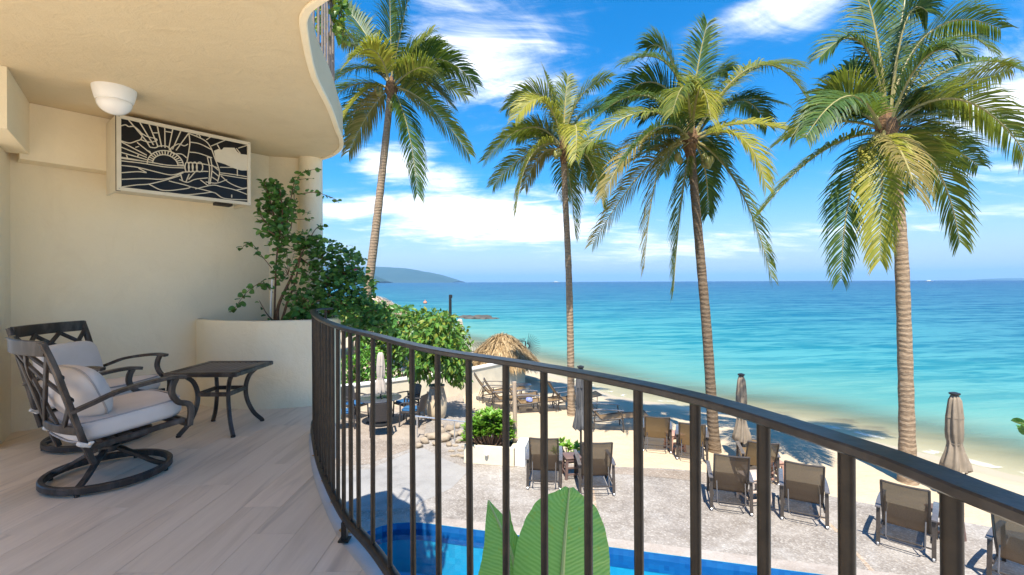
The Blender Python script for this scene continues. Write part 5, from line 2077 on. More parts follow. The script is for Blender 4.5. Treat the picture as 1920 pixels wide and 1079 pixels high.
# planter box with lamp, and handrail
def planter_box():
    a, b = gp(868, 868, GZ), gp(962, 876, GZ)
    u = (b - a).normalized()
    v = Vector((-u.y, u.x, 0))
    L = (b - a).length
    t = thing('planter_box', 'low olive-cream planter box with a white globe light on its face', 'planter', tuple(a), math.atan2(u.y, u.x))
    h, d, w = .40, .62, .09
    mb = MB()
    mb.box((L / 2, w / 2, h / 2), (L, w, h), None, .008)
    mb.box((L / 2, d - w / 2, h / 2 - .002), (L - .004, w, h - .004), None, .008)
    mb.box((w / 2, d / 2, h / 2 - .004), (w - .004, d - .02, h - .01), None, .008)
    mb.box((L - w / 2, d / 2, h / 2 - .004), (w - .004, d - .02, h - .01), None, .008)
    mb.build('box_wall', M['stucco_low'], t)
    mb = MB()
    mb.box((L / 2, d / 2, h - .07), (L - .1, d - .1, .05))
    mb.build('soil', M['soil'], t, smooth=False)
    mb = MB()
    mb.lathe([(.045 * math.sin(q), -.045 * math.cos(q)) for q in [math.pi * (k + .02) / 10.4 for k in range(11)]], 14, (L * .47, -.035, h * .62))
    mb.build('globe_light', M['lamp_glass'], t)
    e = thing('plinth', 'pale plinth at the right end of the planter box', 'plinth', tuple(b + u * .01), math.atan2(u.y, u.x))
    mb = MB()
    mb.box((.115, .33, .22), (.22, .60, .44), None, .01)
    mb.build('block', M['white_stucco'], e)
    pb = b + u * -.06 + v * .42
    pt_ = thing('wooden_post', 'pale bare wooden post standing behind the planter box', 'post', (pb.x, pb.y, GZ))
    mb = MB()
    hh = 1.75
    mb.tube([(0, 0, 0), (.006, 0, hh * .5), (-.004, 0, hh)], [.055, .05, .048], 12)
    mb.build('pole', M['wood'], pt_)
    c = a + u * L * .45 + v * d * .5
    rnd = random.Random(61)
    spots = []
    for k in range(90):
        x, y = rnd.uniform(-L * .46, L * .42), rnd.uniform(-.24, .30)
        spots.append((x, y, rnd.uniform(.05, .16) + .55 * (1 - (x / (L * .6)) ** 2) * rnd.random() ** .6))
    rosette_shrub('planter_shrub', 'glossy bright green shrub filling the planter box', (c.x, c.y, GZ + h - .05), spots, 62, .20)


planter_box()
c = gp(1066, 862, -2.82)
rosette_shrub('beach_shrub', 'small bright green shrub on the sand behind the stool', (c.x, c.y, sand_z(c.x, c.y)), [(x, y, .16 + .16 * ((i * 7) % 5) / 4) for i, (x, y) in enumerate([(-.32, 0), (-.2, .1), (-.08, -.05), (.05, .08), (.18, -.02), (.3, .1), (.0, .2), (-.15, .25), (.2, .22), (.38, 0), (.1, -.12)])], 63, .17)


def handrail():
    a, b = gp(780, 820, GZ), gp(936, 842, GZ)
    t = thing('handrail', 'slim white metal handrail beside the stone steps', 'handrail', (a.x, a.y, GZ))
    A = Vector((0, 0, 0))
    pa = at(778, 779, a.y) - Vector((a.x, a.y, GZ))
    pb = at(936, 799, b.y) - Vector((a.x, a.y, GZ))
    mb = MB()
    mb.tube([pa, pb, pb + Vector((.03, 0, -.03)), pb + Vector((.03, 0, -.16))], .020, 8)
    mb.build('rail', M['steel'], t)
    for u in (.02, .48):
        q = pa.lerp(pb, u)
        mb = MB()
        mb.tube([(q.x, q.y, 0), q], .017, 8)
        mb.build('post', M['steel'], t)
    # loose stones beside it
    rnd = random.Random(71)
    spots = [(795, 824, .15), (812, 816, .17), (828, 806, .19), (843, 800, .17), (856, 796, .15), (848, 812, .18), (832, 820, .17), (815, 828, .13), (862, 810, .15), (800, 812, .12), (868, 822, .13), (858, 824, .12), (840, 830, .1), (785, 832, .1), (826, 795, .12)]
    for i, (px, py, s) in enumerate(spots):
        s *= rnd.uniform(.7, 1.0)
        g = gp(px, py + 6, GZ)
        mb = MB()
        bm = bmesh.new()
        bmesh.ops.create_icosphere(bm, subdivisions=2, radius=1)
        sc = Vector((s * rnd.uniform(.8, 1.2), s * rnd.uniform(.8, 1.1), s * rnd.uniform(.55, .8)))
        vs_ = []
        for v in bm.verts:
            f = (1 / max(abs(v.co.x), abs(v.co.y), abs(v.co.z))) ** .35 * (.88 + .5 * mnoise.noise(v.co * 1.1 + Vector((i * 3.1, 0, 0))))
            vs_.append(Vector((v.co.x * sc.x * f, v.co.y * sc.y * f, v.co.z * sc.z * f + sc.z * .75)))
        mb.add(vs_, [tuple(v.index for v in f.verts) for f in bm.faces])
        bm.free()
        o = mb.build('stone', M['rock'], None, angle=70)
        o.location = (g.x, g.y, GZ)
        tag(o, 'tan rubble stone in the heap beside the white handrail', 'stone', 'rubble stones by the steps')
    for i, (px, py) in enumerate([(852, 836), (862, 845), (846, 846), (858, 854), (870, 838), (848, 855), (866, 856)]):
        g = gp(px, py, GZ)
        mb = MB()
        k = 7
        mb.prism([(.09 * rnd.uniform(.7, 1.2) * math.cos(2 * math.pi * q / k), .06 * rnd.uniform(.7, 1.2) * math.sin(2 * math.pi * q / k)) for q in range(k)], 0, .02)
        o = mb.build('flat_stone', M['rock'], None, smooth=False)
        o.location = (g.x, g.y, GZ + .004)
        tag(o, 'small flat pale stone set in the paving before the planter box', 'stone', 'flat stones by the planter box')


handrail()
g = gp(978, 853, GZ)
tp = thing('garden_tap', 'thin bent standpipe with a hose next to the pale plinth', 'tap', (g.x, g.y, GZ))
mb = MB()
mb.tube(spline([(.0, 0, 0), (-.03, 0, .12), (.02, 0, .26), (.10, 0, .34), (.16, 0, .35)], 6), .013, 6)
mb.build('pipe', M['iron'], tp)
mb = MB()
mb.tube(spline([(.0, 0, .02), (-.08, .02, .12), (-.06, .02, .22), (-.14, .02, .24)], 6), .009, 6)
mb.build('hose', M['steel'], tp)


# ------------------------------------------------------------------ low wall, fence, huts
def low_wall():
    pts = [(-7.5, 13.6), (-5.4, 14.3), (-3.8, 15.3), (-1.95, 16.7), (0.45, 19.6)]
    P = [(p.x, p.y) for p in spline(pts, 6)]
    t = thing('garden_wall', 'low cream garden wall between the terrace and the thatched hut', 'wall', (P[0][0], P[0][1], GZ))
    o = Vector((P[0][0], P[0][1]))
    loc = lambda p: (p[0] - o.x, p[1] - o.y)
    A = [loc(p) for p in offset(P, .10)]
    B = [loc(p) for p in offset(P, -.10)]
    mb = MB()
    mb.prism(A + B[::-1], -.4, .80)
    mb.build('wall_body', M['stucco_low'], t, smooth=False)
    A = [loc(p) for p in offset(P, .13)]
    B = [loc(p) for p in offset(P, -.13)]
    mb = MB()
    mb.prism(A + B[::-1], .802, .86)
    mb.build('coping', M['white_stucco'], t, smooth=False)


low_wall()


def thatch_hut(label, c, r, z_eave, z_top, zg, mat, n, posts, seed, ring=7):
    rnd = random.Random(seed)
    t = thing('thatched_hut', label, 'hut', (c[0], c[1], zg))
    ze, zt = z_eave - zg, z_top - zg
    mb = MB()
    prof = [(r * .97, ze + .02), (r * .8, ze + (zt - ze) * .30), (r * .5, ze + (zt - ze) * .62), (r * .2, ze + (zt - ze) * .88), (.03, zt - .04)]
    mb.lathe(prof, 26)
    rf = mb.build('roof', M['thatch_core'], t)
    st = MB()
    for k in range(n):
        a = rnd.uniform(0, 2 * math.pi)
        u = 1 - rnd.random() ** .62
        rr = r * (1.0 - u * .97)
        # height on the profile
        z = ze + (zt - ze) * (1 - (rr / r) ** 1.25)
        l = rnd.uniform(.30, .60) * min(1, r / 1.4)
        d = Vector((math.cos(a), math.sin(a), -.62 - .55 * (rr / r) ** 2 + rnd.uniform(-.12, .3))).normalized()
        d = (d + Vector((-math.sin(a), math.cos(a), 0)) * rnd.uniform(-.3, .3)).normalized()
        p = Vector((math.cos(a) * rr, math.sin(a) * rr, z + rnd.uniform(.0, .06)))
        s = Vector((-math.sin(a), math.cos(a), 0)) * rnd.uniform(.012, .032)
        e = p + d * l
        lift = Vector((math.cos(a) * .4, math.sin(a) * .4, .9)) * rnd.uniform(.0, .11)
        m_ = p + d * l * .5 + lift
        st.add([p - s, p + s, m_ - s * .9, m_ + s * .9, e], [(0, 1, 3, 2), (2, 3, 4)])
    for k in range(60):
        a = rnd.uniform(0, 6.28)
        p = Vector((0, 0, zt - .02))
        e = p + Vector((math.cos(a) * .14, math.sin(a) * .14, rnd.uniform(-.1, .16)))
        s = Vector((-math.sin(a), math.cos(a), 0)) * .015
        st.add([p - s, p + s, e], [(0, 1, 2)])
    st.build('thatch', mat, rf, smooth=False, kind='stuff')
    for (x, y) in posts:
        mb = MB()
        mb.tube([(x, y, -.1), (x, y, ze + (zt - ze) * .35)], .06, 10)
        mb.build('post', M['wood'], t)
    return t


hc = at(941, 690, 20.2)
zg = sand_z(hc.x, hc.y)
thatch_hut('round thatched beach hut with shaggy straw roof beyond the low wall', (hc.x, 20.2), 1.48, EYE - 150 / F * 20.2, EYE - 98 / F * 20.2, zg, M['thatch'], 5200, [(.75, -.5), (-.75, -.5), (.7, .6), (-.7, .6)], 81)
hc = at(700, 600, 27)
thatch_hut('large pale thatched roof glimpsed behind the hanging vine', (hc.x, 27), 3.0, EYE - 85 / F * 27, EYE - 24 / F * 27, sand_z(hc.x, 27), M['thatch_pale'], 3600, [(1.6, -1.2), (-1.6, -1.2), (1.6, 1.2), (-1.6, 1.2)], 82)


def spiked_fence():
    zt = lambda py, Y: EYE - (py - 529) / F * Y
    a, b = at(858, 660, 22.3), at(1000, 648, 23.2)
    t = thing('iron_fence', 'black iron fence with curved spikes behind the thatched hut', 'fence', (a.x, a.y, sand_z(a.x, a.y)))
    o = Vector((a.x, a.y, sand_z(a.x, a.y)))
    top = zt(648, 22.5) - o.z
    n = 44
    mb = MB()
    for dz in (-.28, -1.0):
        mb.tube([(0, 0, top + dz), (b.x - a.x - .55, b.y - a.y, top + dz)], .02, 6)
    mb.build('cross_rail', M['iron'], t)
    pr = None
    for k in range(n):
        u = k / (n - 1)
        if pr is None:
            mb = MB()
            mb.tube(spline([(0, 0, -1.1), (0, 0, -.2), (.02, 0, -.05), (.09, -.02, .06), (.14, -.03, .16)], 3), .012, 5)
            pr = mb.build('spike', M['iron'], t)
            q = pr
        else:
            q = pr.copy()
            COL.objects.link(q)
        q.location = ((b.x - a.x - .55) * u, (b.y - a.y) * u, top - .05 + .16 * u)
    e = Vector((b.x - a.x - .35, b.y - a.y, top + .02))
    mb = MB()
    mb.tube([e + Vector((-.6, 0, .12)), e + Vector((-.05, 0, .08)), e + Vector((-.05, 0, -1.3))], .035, 6)
    mb.build('end_post', M['iron'], t)
    for k in range(15):
        an = R(80 - k * 9.5)
        d = Vector((math.cos(an), -.1, math.sin(an)))
        mb = MB()
        mb.tube([e + d * .12 + Vector((0, 0, -.15)), e + d * .45 + Vector((.02, 0, -.15)), e + d * .70 + Vector((0, 0, -.19))], [.012, .010, .006], 5)
        mb.build('fan_spike', M['iron'], t)
    mb = MB()
    mb.tube([e + Vector((math.cos(R(80 - k * 9.5)) * .13, 0, math.sin(R(80 - k * 9.5)) * .13 - .15)) for k in range(15)], .02, 5)
    mb.build('fan_hub', M['iron'], t)


spiked_fence()


def closed_umbrella(label, base, h, r, mat, seed, cap=True, name='closed_parasol', tied=.48, pole_r=.022, skirt=None, bottom=.78):
    rnd = random.Random(seed)
    t = thing(name, label, 'parasol', tuple(base), rnd.uniform(0, 6))
    mb = MB()
    mb.tube([(0, 0, 0), (0, 0, h - .02)], pole_r, 10)
    mb.build('pole', M['iron'], t)
    z0 = bottom
    H = h - z0
    sk = skirt or r * 1.25
    prof = [(sk * .94, z0), (sk, z0 + .02), (sk * .93, z0 + H * .10), (r * 1.0, z0 + H * .24), (r * .80, z0 + H * .335), (r * .76, z0 + H * .36), (r * .86, z0 + H * .40), (r * .93, z0 + H * .50),
            (r * .90, z0 + H * .66), (r * .80, z0 + H * .80), (r * .66, z0 + H * .92), (r * .42, z0 + H * .985), (.02, h - .015)]
    m_ = MB()
    vs_ = []
    n = 48
    for j, (rr, z) in enumerate(prof):
        for k in range(n):
            a = 2 * math.pi * k / n
            f = 1 + .20 * math.sin(8 * a + 1.3 * math.sin(j * .6 + seed)) * (1 if j < 11 else .3) + .06 * math.sin(3 * a + j * .8)
            zz = z + (.03 * math.sin(8 * a + 1) if j < 2 else 0)
            vs_.append(Vector((rr * f * math.cos(a), rr * f * math.sin(a), zz)))
    fs = []
    for j in range(len(prof) - 1):
        for k in range(n):
            k2 = (k + 1) % n
            fs.append((j * n + k, j * n + k2, (j + 1) * n + k2, (j + 1) * n + k))
    m_.add(vs_, fs)
    cv = m_.build('canopy', mat, t, angle=80)
    m_ = MB()
    zz = z0 + H * .80
    m_.lathe([(r * .95, zz - .16), (r * .93, zz - .14), (r * .78, zz + .02), (r * .62, zz + .16), (r * .45, h - .03)], 40, (0, 0, 0), fold=.17, nf=8, cap=False, ph=.9)
    m_.build('vent_flap', mat, cv, angle=80)
    m_ = MB()
    m_.lathe([(r * .82, z0 + H * .345), (r * .84, z0 + H * .352), (r * .82, z0 + H * .36)], 24, cap=False)
    m_.build('tie', mat, cv)
    if cap:
        m_ = MB()
        m_.lathe([(r * .55, h - .015), (r * .68, h), (r * .68, h + .02), (r * .3, h + .035), (.01, h + .04)], 20)
        m_.build('finial', M['iron'], t)
    m_ = MB()
    m_.lathe([(.24, 0), (.24, .05), (.20, .07), (.04, .08), (.035, .30)], 24)
    m_.build('base', M['iron'], t)
    return t


def um(label, px, ptop, pbot, zg, mat, seed, rpx, **kw):
    g = gp(px, pbot, zg)
    z = sand_z(g.x, g.y) if zg != GZ else GZ
    top = EYE - (ptop - hor(px)) / F * g.y
    closed_umbrella(label, (g.x, g.y, z), top - z, rpx / F * g.y, mat, seed, **kw)


um('closed dark grey striped parasol beside the pale palm trunk', 1088, 690, 882, -2.83, M['canvas_grey'], 1, 9.5, bottom=.88, skirt=.15)
um('closed taupe parasol on the sand behind the middle chairs', 1389, 707, 872, -2.86, M['canvas'], 2, 9, bottom=.50, skirt=.175)
um('closed taupe parasol near the water on the right', 1789, 746, 945, -2.90, M['canvas'], 3, 12.5, bottom=.50, skirt=.20)
um('closed cream parasol standing through the round dining table', 713, 658, 795, GZ, M['canvas_cream'], 4, 7.5, cap=False, bottom=.92, skirt=.15)
for px, pt_, Y, m_, lb in ((816, 593, 30, 'canvas', 'leftmost small brown closed parasol on the far beach'), (839, 597, 31, 'canvas', 'small brown closed parasol beside the tall dark beach post'), (862, 597, 30, 'canvas_cream', 'small cream closed parasol right of the tall dark beach post')):
    b = at(px, pt_, Y)
    z = sand_z(b.x, Y)
    closed_umbrella(lb, (b.x, Y, z), b.z - z, .19, M[m_], px, cap=False, bottom=1.0, skirt=.26)
for px, pt_, Y, r, lb in ((844, 552, 31, .10, 'tall dark post rising from the far beach'), (832, 595, 30.5, .10, 'short dark post next to the tall beach post')):
    b = at(px, pt_, Y)
    z = sand_z(b.x, Y) - .1
    t = thing('beach_post', lb, 'post', (b.x, Y, z))
    mb = MB()
    mb.tube([(0, 0, 0), (0, 0, (b.z - z) * .5), (0, 0, b.z - z)], [r * 1.1, r, r * .9], 10)
    if r and pt_ < 560:
        mb.box((.06, 0, (b.z - z) - .12), (.16, .12, .22), None, .02)
        mb.box((.05, 0, (b.z - z) - 1.4), (.14, .12, .16), None, .02)
    mb.build('pole', M['iron'], t)


# ------------------------------------------------------------------ sun chairs
def sun_chair_proto(tan, reclined):
    sl = M['sling_lit'] if tan else M['sling']
    t = thing('sun_chair', 'x', 'sun chair')
    f = M['chair_frame']
    hw = .315
    # y forward (towards the sea); back edge of the seat at y = -0.20
    for s in (-1, 1):
        mb = MB()
        mb.tube(spline([(s * hw, -.40, .02), (s * hw, -.37, .30), (s * hw, -.34, .575)], 4), 1.0, flat=(.030, .052), up=(1, 0, 0))
        lg = mb.build('rear_leg', f, t)
        mb = MB()
        mb.lathe([(.028, -.012), (.028, .012)], 12)
        for i, v in enumerate(mb.v):
            mb.v[i] = Vector((s * hw + v.z, -.40 + v.x, .028 + v.y))
        mb.build('wheel', M['steel'], lg)
        mb = MB()
        mb.tube(spline([(s * hw, .42, 0), (s * hw, .40, .25), (s * hw, .36, .545)], 4), 1.0, flat=(.030, .048), up=(1, 0, 0))
        mb.build('front_leg', f, t)
        mb = MB()
        mb.tube(spline([(s * (hw + .004), -.40, .578), (s * (hw + .008), -.2, .595), (s * (hw + .008), .1, .592), (s * (hw + .004), .42, .565)], 4), 1.0, flat=(.068, .020), up=(0, 0, 1))
        mb.build('arm', M['chair_arm'], t)
        mb = MB()
        mb.tube([(s * (hw - .03), -.38, .26), (s * (hw - .03), .02, .30), (s * (hw - .03), .44, .36)], 1.0, flat=(.026, .04), up=(0, 0, 1))
        mb.build('side_rail', f, t)
    mb = MB()
    mb.tube([(-hw, -.385, .17), (hw, -.385, .17)], .013, 8)
    mb.tube([(-hw, .41, .17), (hw, .41, .17)], .013, 8)
    mb.build('cross_bar', f, t)
    lean = R(38 if reclined else 24)
    H = .80
    b0 = Vector((0, -.16, .29))
    bd = Vector((0, -math.sin(lean), math.cos(lean)))
    bn = Vector((0, math.cos(lean), math.sin(lean)))

    def bpt(u, v):
        return b0 + bd * (H * v) + Vector((u * .258, 0, 0)) - bn * (.035 * math.sin(v * math.pi)) - bn * (.018 * (1 - u * u))
    mb = MB()
    nx, nz = 8, 10
    vs_ = [bpt(-1 + 2 * i / nx, j / nz) for j in range(nz + 1) for i in range(nx + 1)]
    vs2 = [p + bn * .006 for p in vs_]
    k = (nx + 1)
    fs = [(j * k + i, j * k + i + 1, (j + 1) * k + i + 1, (j + 1) * k + i) for j in range(nz) for i in range(nx)]
    mb.add(vs_, fs)
    mb.build('back_sling', sl, t, angle=180)
    mb = MB()
    for s in (-1, 1):
        mb.tube([bpt(s * 1.05, v / 8) for v in range(9)], .016, 8)
    mb.tube([bpt(-1.05 + 2.1 * i / 8, 1.0) for i in range(9)], .016, 8)
    mb.build('back_frame', f, t)
    mb = MB()
    S = lambda u, v: Vector((u * .262, -.19 + v * .66, .29 + v * .075 - .03 * math.sin(v * math.pi)))
    vs_ = [S(-1 + 2 * i / 6, j / 6) for j in range(7) for i in range(7)]
    mb.add(vs_, [(j * 7 + i, j * 7 + i + 1, (j + 1) * 7 + i + 1, (j + 1) * 7 + i) for j in range(6) for i in range(6)])
    mb.build('seat_sling', sl, t, angle=180)
    # U-shaped prop behind the back
    mb = MB()
    q = bpt(-.9, .34) - bn * .03
    lo = Vector((0, -.43, .135)) if not reclined else Vector((0, -.50, .12))
    pts = [Vector((-.225, q.y, q.z)), Vector((-.222, lo.y - .00, lo.z + .05)), Vector((-.18, lo.y - .01, lo.z)), Vector((.18, lo.y - .01, lo.z)), Vector((.222, lo.y, lo.z + .05)), Vector((.225, q.y, q.z))]
    mb.tube(pts, .010, 8)
    mb.build('prop_bar', M['chair_arm'], t)
    if reclined:
        mb = MB()
        G = lambda u, v: Vector((u * .255, .47 + v * .62, .365 - .03 * v + .09 * v * v))
        vs_ = [G(-1 + 2 * i / 4, j / 5) for j in range(6) for i in range(5)]
        mb.add(vs_, [(j * 5 + i, j * 5 + i + 1, (j + 1) * 5 + i + 1, (j + 1) * 5 + i) for j in range(5) for i in range(4)])
        mb.build('leg_rest', sl, t, angle=180)
        mb = MB()
        for s in (-1, 1):
            mb.tube([G(s * 1.05, v / 6) for v in range(7)], .015, 8)
        mb.tube([G(-1.05, 1), G(1.05, 1)], .015, 8)
        mb.tube([G(-1.0, .75), Vector((-.25, .92, 0)), Vector((.25, .92, 0)), G(1.0, .75)], .012, 8)
        mb.build('leg_rest_frame', f, t)
    return t


P_UP = sun_chair_proto(False, False)
P_SAND = sun_chair_proto(True, True)
used = {}


def put_chair(proto, label, g, face, group, z=None):
    if proto.name not in used:
        used[proto.name] = 1
        o = proto
    else:
        o = copy_tree(proto)
    z = GZ if z is None else z
    o.location = (g[0], g[1], z)
    o.rotation_euler = (0, 0, -math.atan2(face[0], face[1]))
    tag(o, label, 'sun chair', group)


def mid_feet(l, r):
    """chair centre from the two rear feet seen in the photograph, facing the sea"""
    a, b = gp(*l, GZ), gp(*r, GZ)
    u = (b - a).normalized()
    fwd = Vector((-u.y, u.x, 0))
    return (a + b) / 2 + fwd * .40, fwd


GRP = 'brown sling chairs in a row on the patio'
for lb, l, r in (('brown sling chair left of the brown stool, nearest the planter box', (986, 926), (1050, 914)),
                 ('brown sling chair right of the brown stool, under the grey parasol', (1087, 918), (1151, 946)),
                 ('brown sling chair left of the beige stool, third in the patio row', (1333, 961), (1407, 972)),
                 ('brown sling chair right of the beige stool, fourth in the patio row', (1463, 979), (1551, 998)),
                 ('brown sling chair in front of the rightmost palm trunk', (1641, 1027), (1753, 1062)),
                 ('brown sling chair cut off by the right picture edge', (1855, 1100), (1985, 1150))):
    c, fwd = mid_feet(l, r)
    if 'nearest' in lb or 'under' in lb:
        a_, b_ = gp(*l, GZ), gp(*r, GZ)
        fwd = Vector((.10, .995, 0)) if 'nearest' in lb else Vector((.02, 1, 0))
        c = (a_ + b_) / 2 + fwd * .40
    put_chair(P_UP, lb, c, (fwd.x, fwd.y), GRP)
GRP = 'tan sling loungers on the sand'
for lb, px, py, face in (('leftmost tan lounger near the low wall', 925, 752, (.96, .1)), ('middle tan lounger of the three near the low wall', 945, 764, (.96, .1)),
                         ('tan lounger with a blue towel, rightmost of three near the wall', 985, 772, (.96, .05)), ('tan lounger alone between grey parasol and frond shadows', 1136, 806, (.96, -.05)),
                         ('dark lounger half hidden behind the pale palm trunk', 1062, 768, (.98, .2)),
                         ('tan lounger left of the terracotta stool on the sand', 1229, 842, (.25, .97)), ('tan lounger right of the terracotta stool, beside the dark trunk', 1296, 858, (.35, .94)),
                         ('tan lounger mostly hidden behind the beige stool', 1418, 898, (.3, .95))):
    g = gp(px, py, -2.84)
    put_chair(P_SAND, lb, g, face, GRP, sand_z(g.x, g.y) + .01)


def stool(label, px, py, mat, h=.44, w=.34, sand=False):
    g = gp(px, py, -2.84 if sand else GZ)
    z = sand_z(g.x, g.y) if sand else GZ
    t = thing('stool', label, 'stool', (g.x, g.y, z), R(8))
    mb = MB()
    mb.box((0, 0, h - .02), (w, w, .04), None, .012)
    mb.box((0, 0, h - .065), (w * .92, w * .92, .05), None, .008)
    mb.build('seat', mat, t)
    for sx in (-1, 1):
        for sy in (-1, 1):
            mb = MB()
            mb.tube([(sx * w * .40, sy * w * .40, h - .05), (sx * w * .48, sy * w * .48, 0)], 1.0, flat=(.055, .045), up=(0, 1, 0))
            mb.build('leg', mat, t)
    mb = MB()
    for z_ in (h * .52, h * .22):
        q = w * (.40 + .08 * (1 - z_ / h))
        for a, b in (((-q, -q), (q, -q)), ((q, -q), (q, q)), ((q, q), (-q, q)), ((-q, q), (-q, -q))):
            mb.tube([(a[0], a[1], z_), (b[0], b[1], z_)], 1.0, flat=(.02, .04), up=(0, 0, 1))
    mb.build('stretcher', mat, t, smooth=False)


stool('brown plastic stool between the two left patio chairs', 1071, 894, M['stool_brown'])
stool('beige plastic stool between the third and fourth patio chairs', 1412, 945, M['stool_beige'], .5, .40)
stool('brown plastic stool right of the chair before the rightmost palm', 1768, 1012, M['stool_brown'])
stool('terracotta plastic stool between two loungers on the sand', 1264, 848, M['stool'], .42, .36, True)
stool('terracotta plastic stool on the sand behind the fourth patio chair', 1444, 905, M['stool'], .42, .36, True)
g = gp(977, 752, -2.84)
tb = thing('beach_table', 'small round glass table among the three loungers', 'table', (g.x + .1, g.y + .5, sand_z(g.x, g.y) + .01))
mb = MB()
mb.lathe([(.26, .44), (.26, .455), (.01, .456)], 24)
mb.build('top', M['table_top'], tb)
for k in range(3):
    a = k * 2.094
    mb = MB()
    mb.tube([(.2 * math.cos(a), .2 * math.sin(a), .44), (.24 * math.cos(a), .24 * math.sin(a), 0)], .012, 6)
    mb.build('leg', M['chair_arm'], tb)
g = gp(985, 772, -2.84)
tw = thing('towel', 'crumpled blue towel lying on the right-hand lounger', 'towel', (g.x + .12, g.y, sand_z(g.x, g.y) + .33))
mb = MB()
mb.cushion((0, 0, .05), (.22, .30, .12), None, 2.4, 6)
for i, v in enumerate(mb.v):
    mb.v[i] = v * (1 + .35 * mnoise.noise(v * 9))
mb.build('cloth', M['towel'], tw)


# ------------------------------------------------------------------ dining set
def dining():
    c = gp(710, 792, GZ)
    t = thing('dining_table', 'round dark glass dining table with black wicker base on the terrace', 'table', (c.x, c.y, GZ))
    mb = MB()
    mb.lathe([(.02, .715), (.60, .715), (.62, .722), (.62, .735), (.60, .742), (.02, .742)], 40)
    mb.build('table_top', M['table_top'], t)
    mb = MB()
    mb.lathe([(.23, .06), (.20, .40), (.24, .715)], 24)
    mb.build('pedestal', M['wicker'], t)
    mb = MB()
    mb.box((0, 0, .03), (.72, .09, .06), None, .01)
    mb.box((0, 0, .031), (.09, .72, .058), None, .01)
    mb.build('foot', M['iron'], t)
    r = .92
    def wchair(label, ang, rr=r):
        p = Vector((c.x + rr * math.cos(ang), c.y + rr * math.sin(ang), GZ))
        o = thing('wicker_chair', label, 'chair', tuple(p), ang + math.pi / 2, 'wicker chairs round the dining table')
        w = M['wicker']
        hw = .27
        for sx in (-1, 1):
            for sy in (-1, 1):
                mb = MB()
                mb.tube([(sx * hw, sy * .25, .62 if sy > 0 else .66), (sx * (hw - .005), sy * .255, .40), (sx * hw, sy * .28, 0)], 1.0, flat=(.036, .036), up=(0, 1, 0))
                mb.build('leg', w, o)
            mb = MB()
            mb.tube(spline([(sx * hw, -.27, .66), (sx * hw, -.05, .675), (sx * hw, .18, .665), (sx * hw, .27, .62)], 4), 1.0, flat=(.05, .03), up=(0, 0, 1))
            mb.build('arm', w, o)
        mb = MB()
        mb.box((0, 0, .40), (.52, .52, .06), None, .015)
        mb.build('seat', w, o)
        mb = MB()
        nn = 10
        vs_ = []
        for j in range(5):
            for i in range(nn + 1):
                u = -1 + 2 * i / nn
                v = j / 4
                vs_.append(Vector((u * .27, -.27 - .09 * (1 - u * u) - .10 * v, .42 + .46 * v + .02 * (1 - u * u) * v)))
        vs2 = [p_ + Vector((0, .03, 0)) for p_ in vs_]
        k = nn + 1
        N_ = len(vs_)
        fs = [(j * k + i, j * k + i + 1, (j + 1) * k + i + 1, (j + 1) * k + i) for j in range(4) for i in range(nn)]
        fs2 = [tuple(N_ + q for q in f_[::-1]) for f_ in fs]
        rim = [(4 * k + i, 4 * k + i + 1, N_ + 4 * k + i + 1, N_ + 4 * k + i) for i in range(nn)] + [(j * k, (j + 1) * k, N_ + (j + 1) * k, N_ + j * k) for j in range(4)] + [(j * k + nn, (j + 1) * k + nn, N_ + (j + 1) * k + nn, N_ + j * k + nn) for j in range(4)]
        mb.add(vs_ + vs2, fs + fs2 + rim)
        mb.build('back', w, o)
        mb = MB()
        mb.cushion((0, .02, .455), (.48, .48, .06), None, 5, 6)
        mb.build('seat_cushion', M['blue'], o, angle=180)
    wchair('black wicker chair with blue cushion behind the table to the right', R(48))
    wchair('black wicker chair with blue cushion on the right side of the table', R(-8), .98)
    wchair('black wicker chair seen from behind at the near side of the table', R(-72), .95)
    wchair('black wicker chair with blue cushion at the near left of the table', R(205), .98)
    wchair('black wicker chair at the far left of the table', R(150), 1.0)


dining()


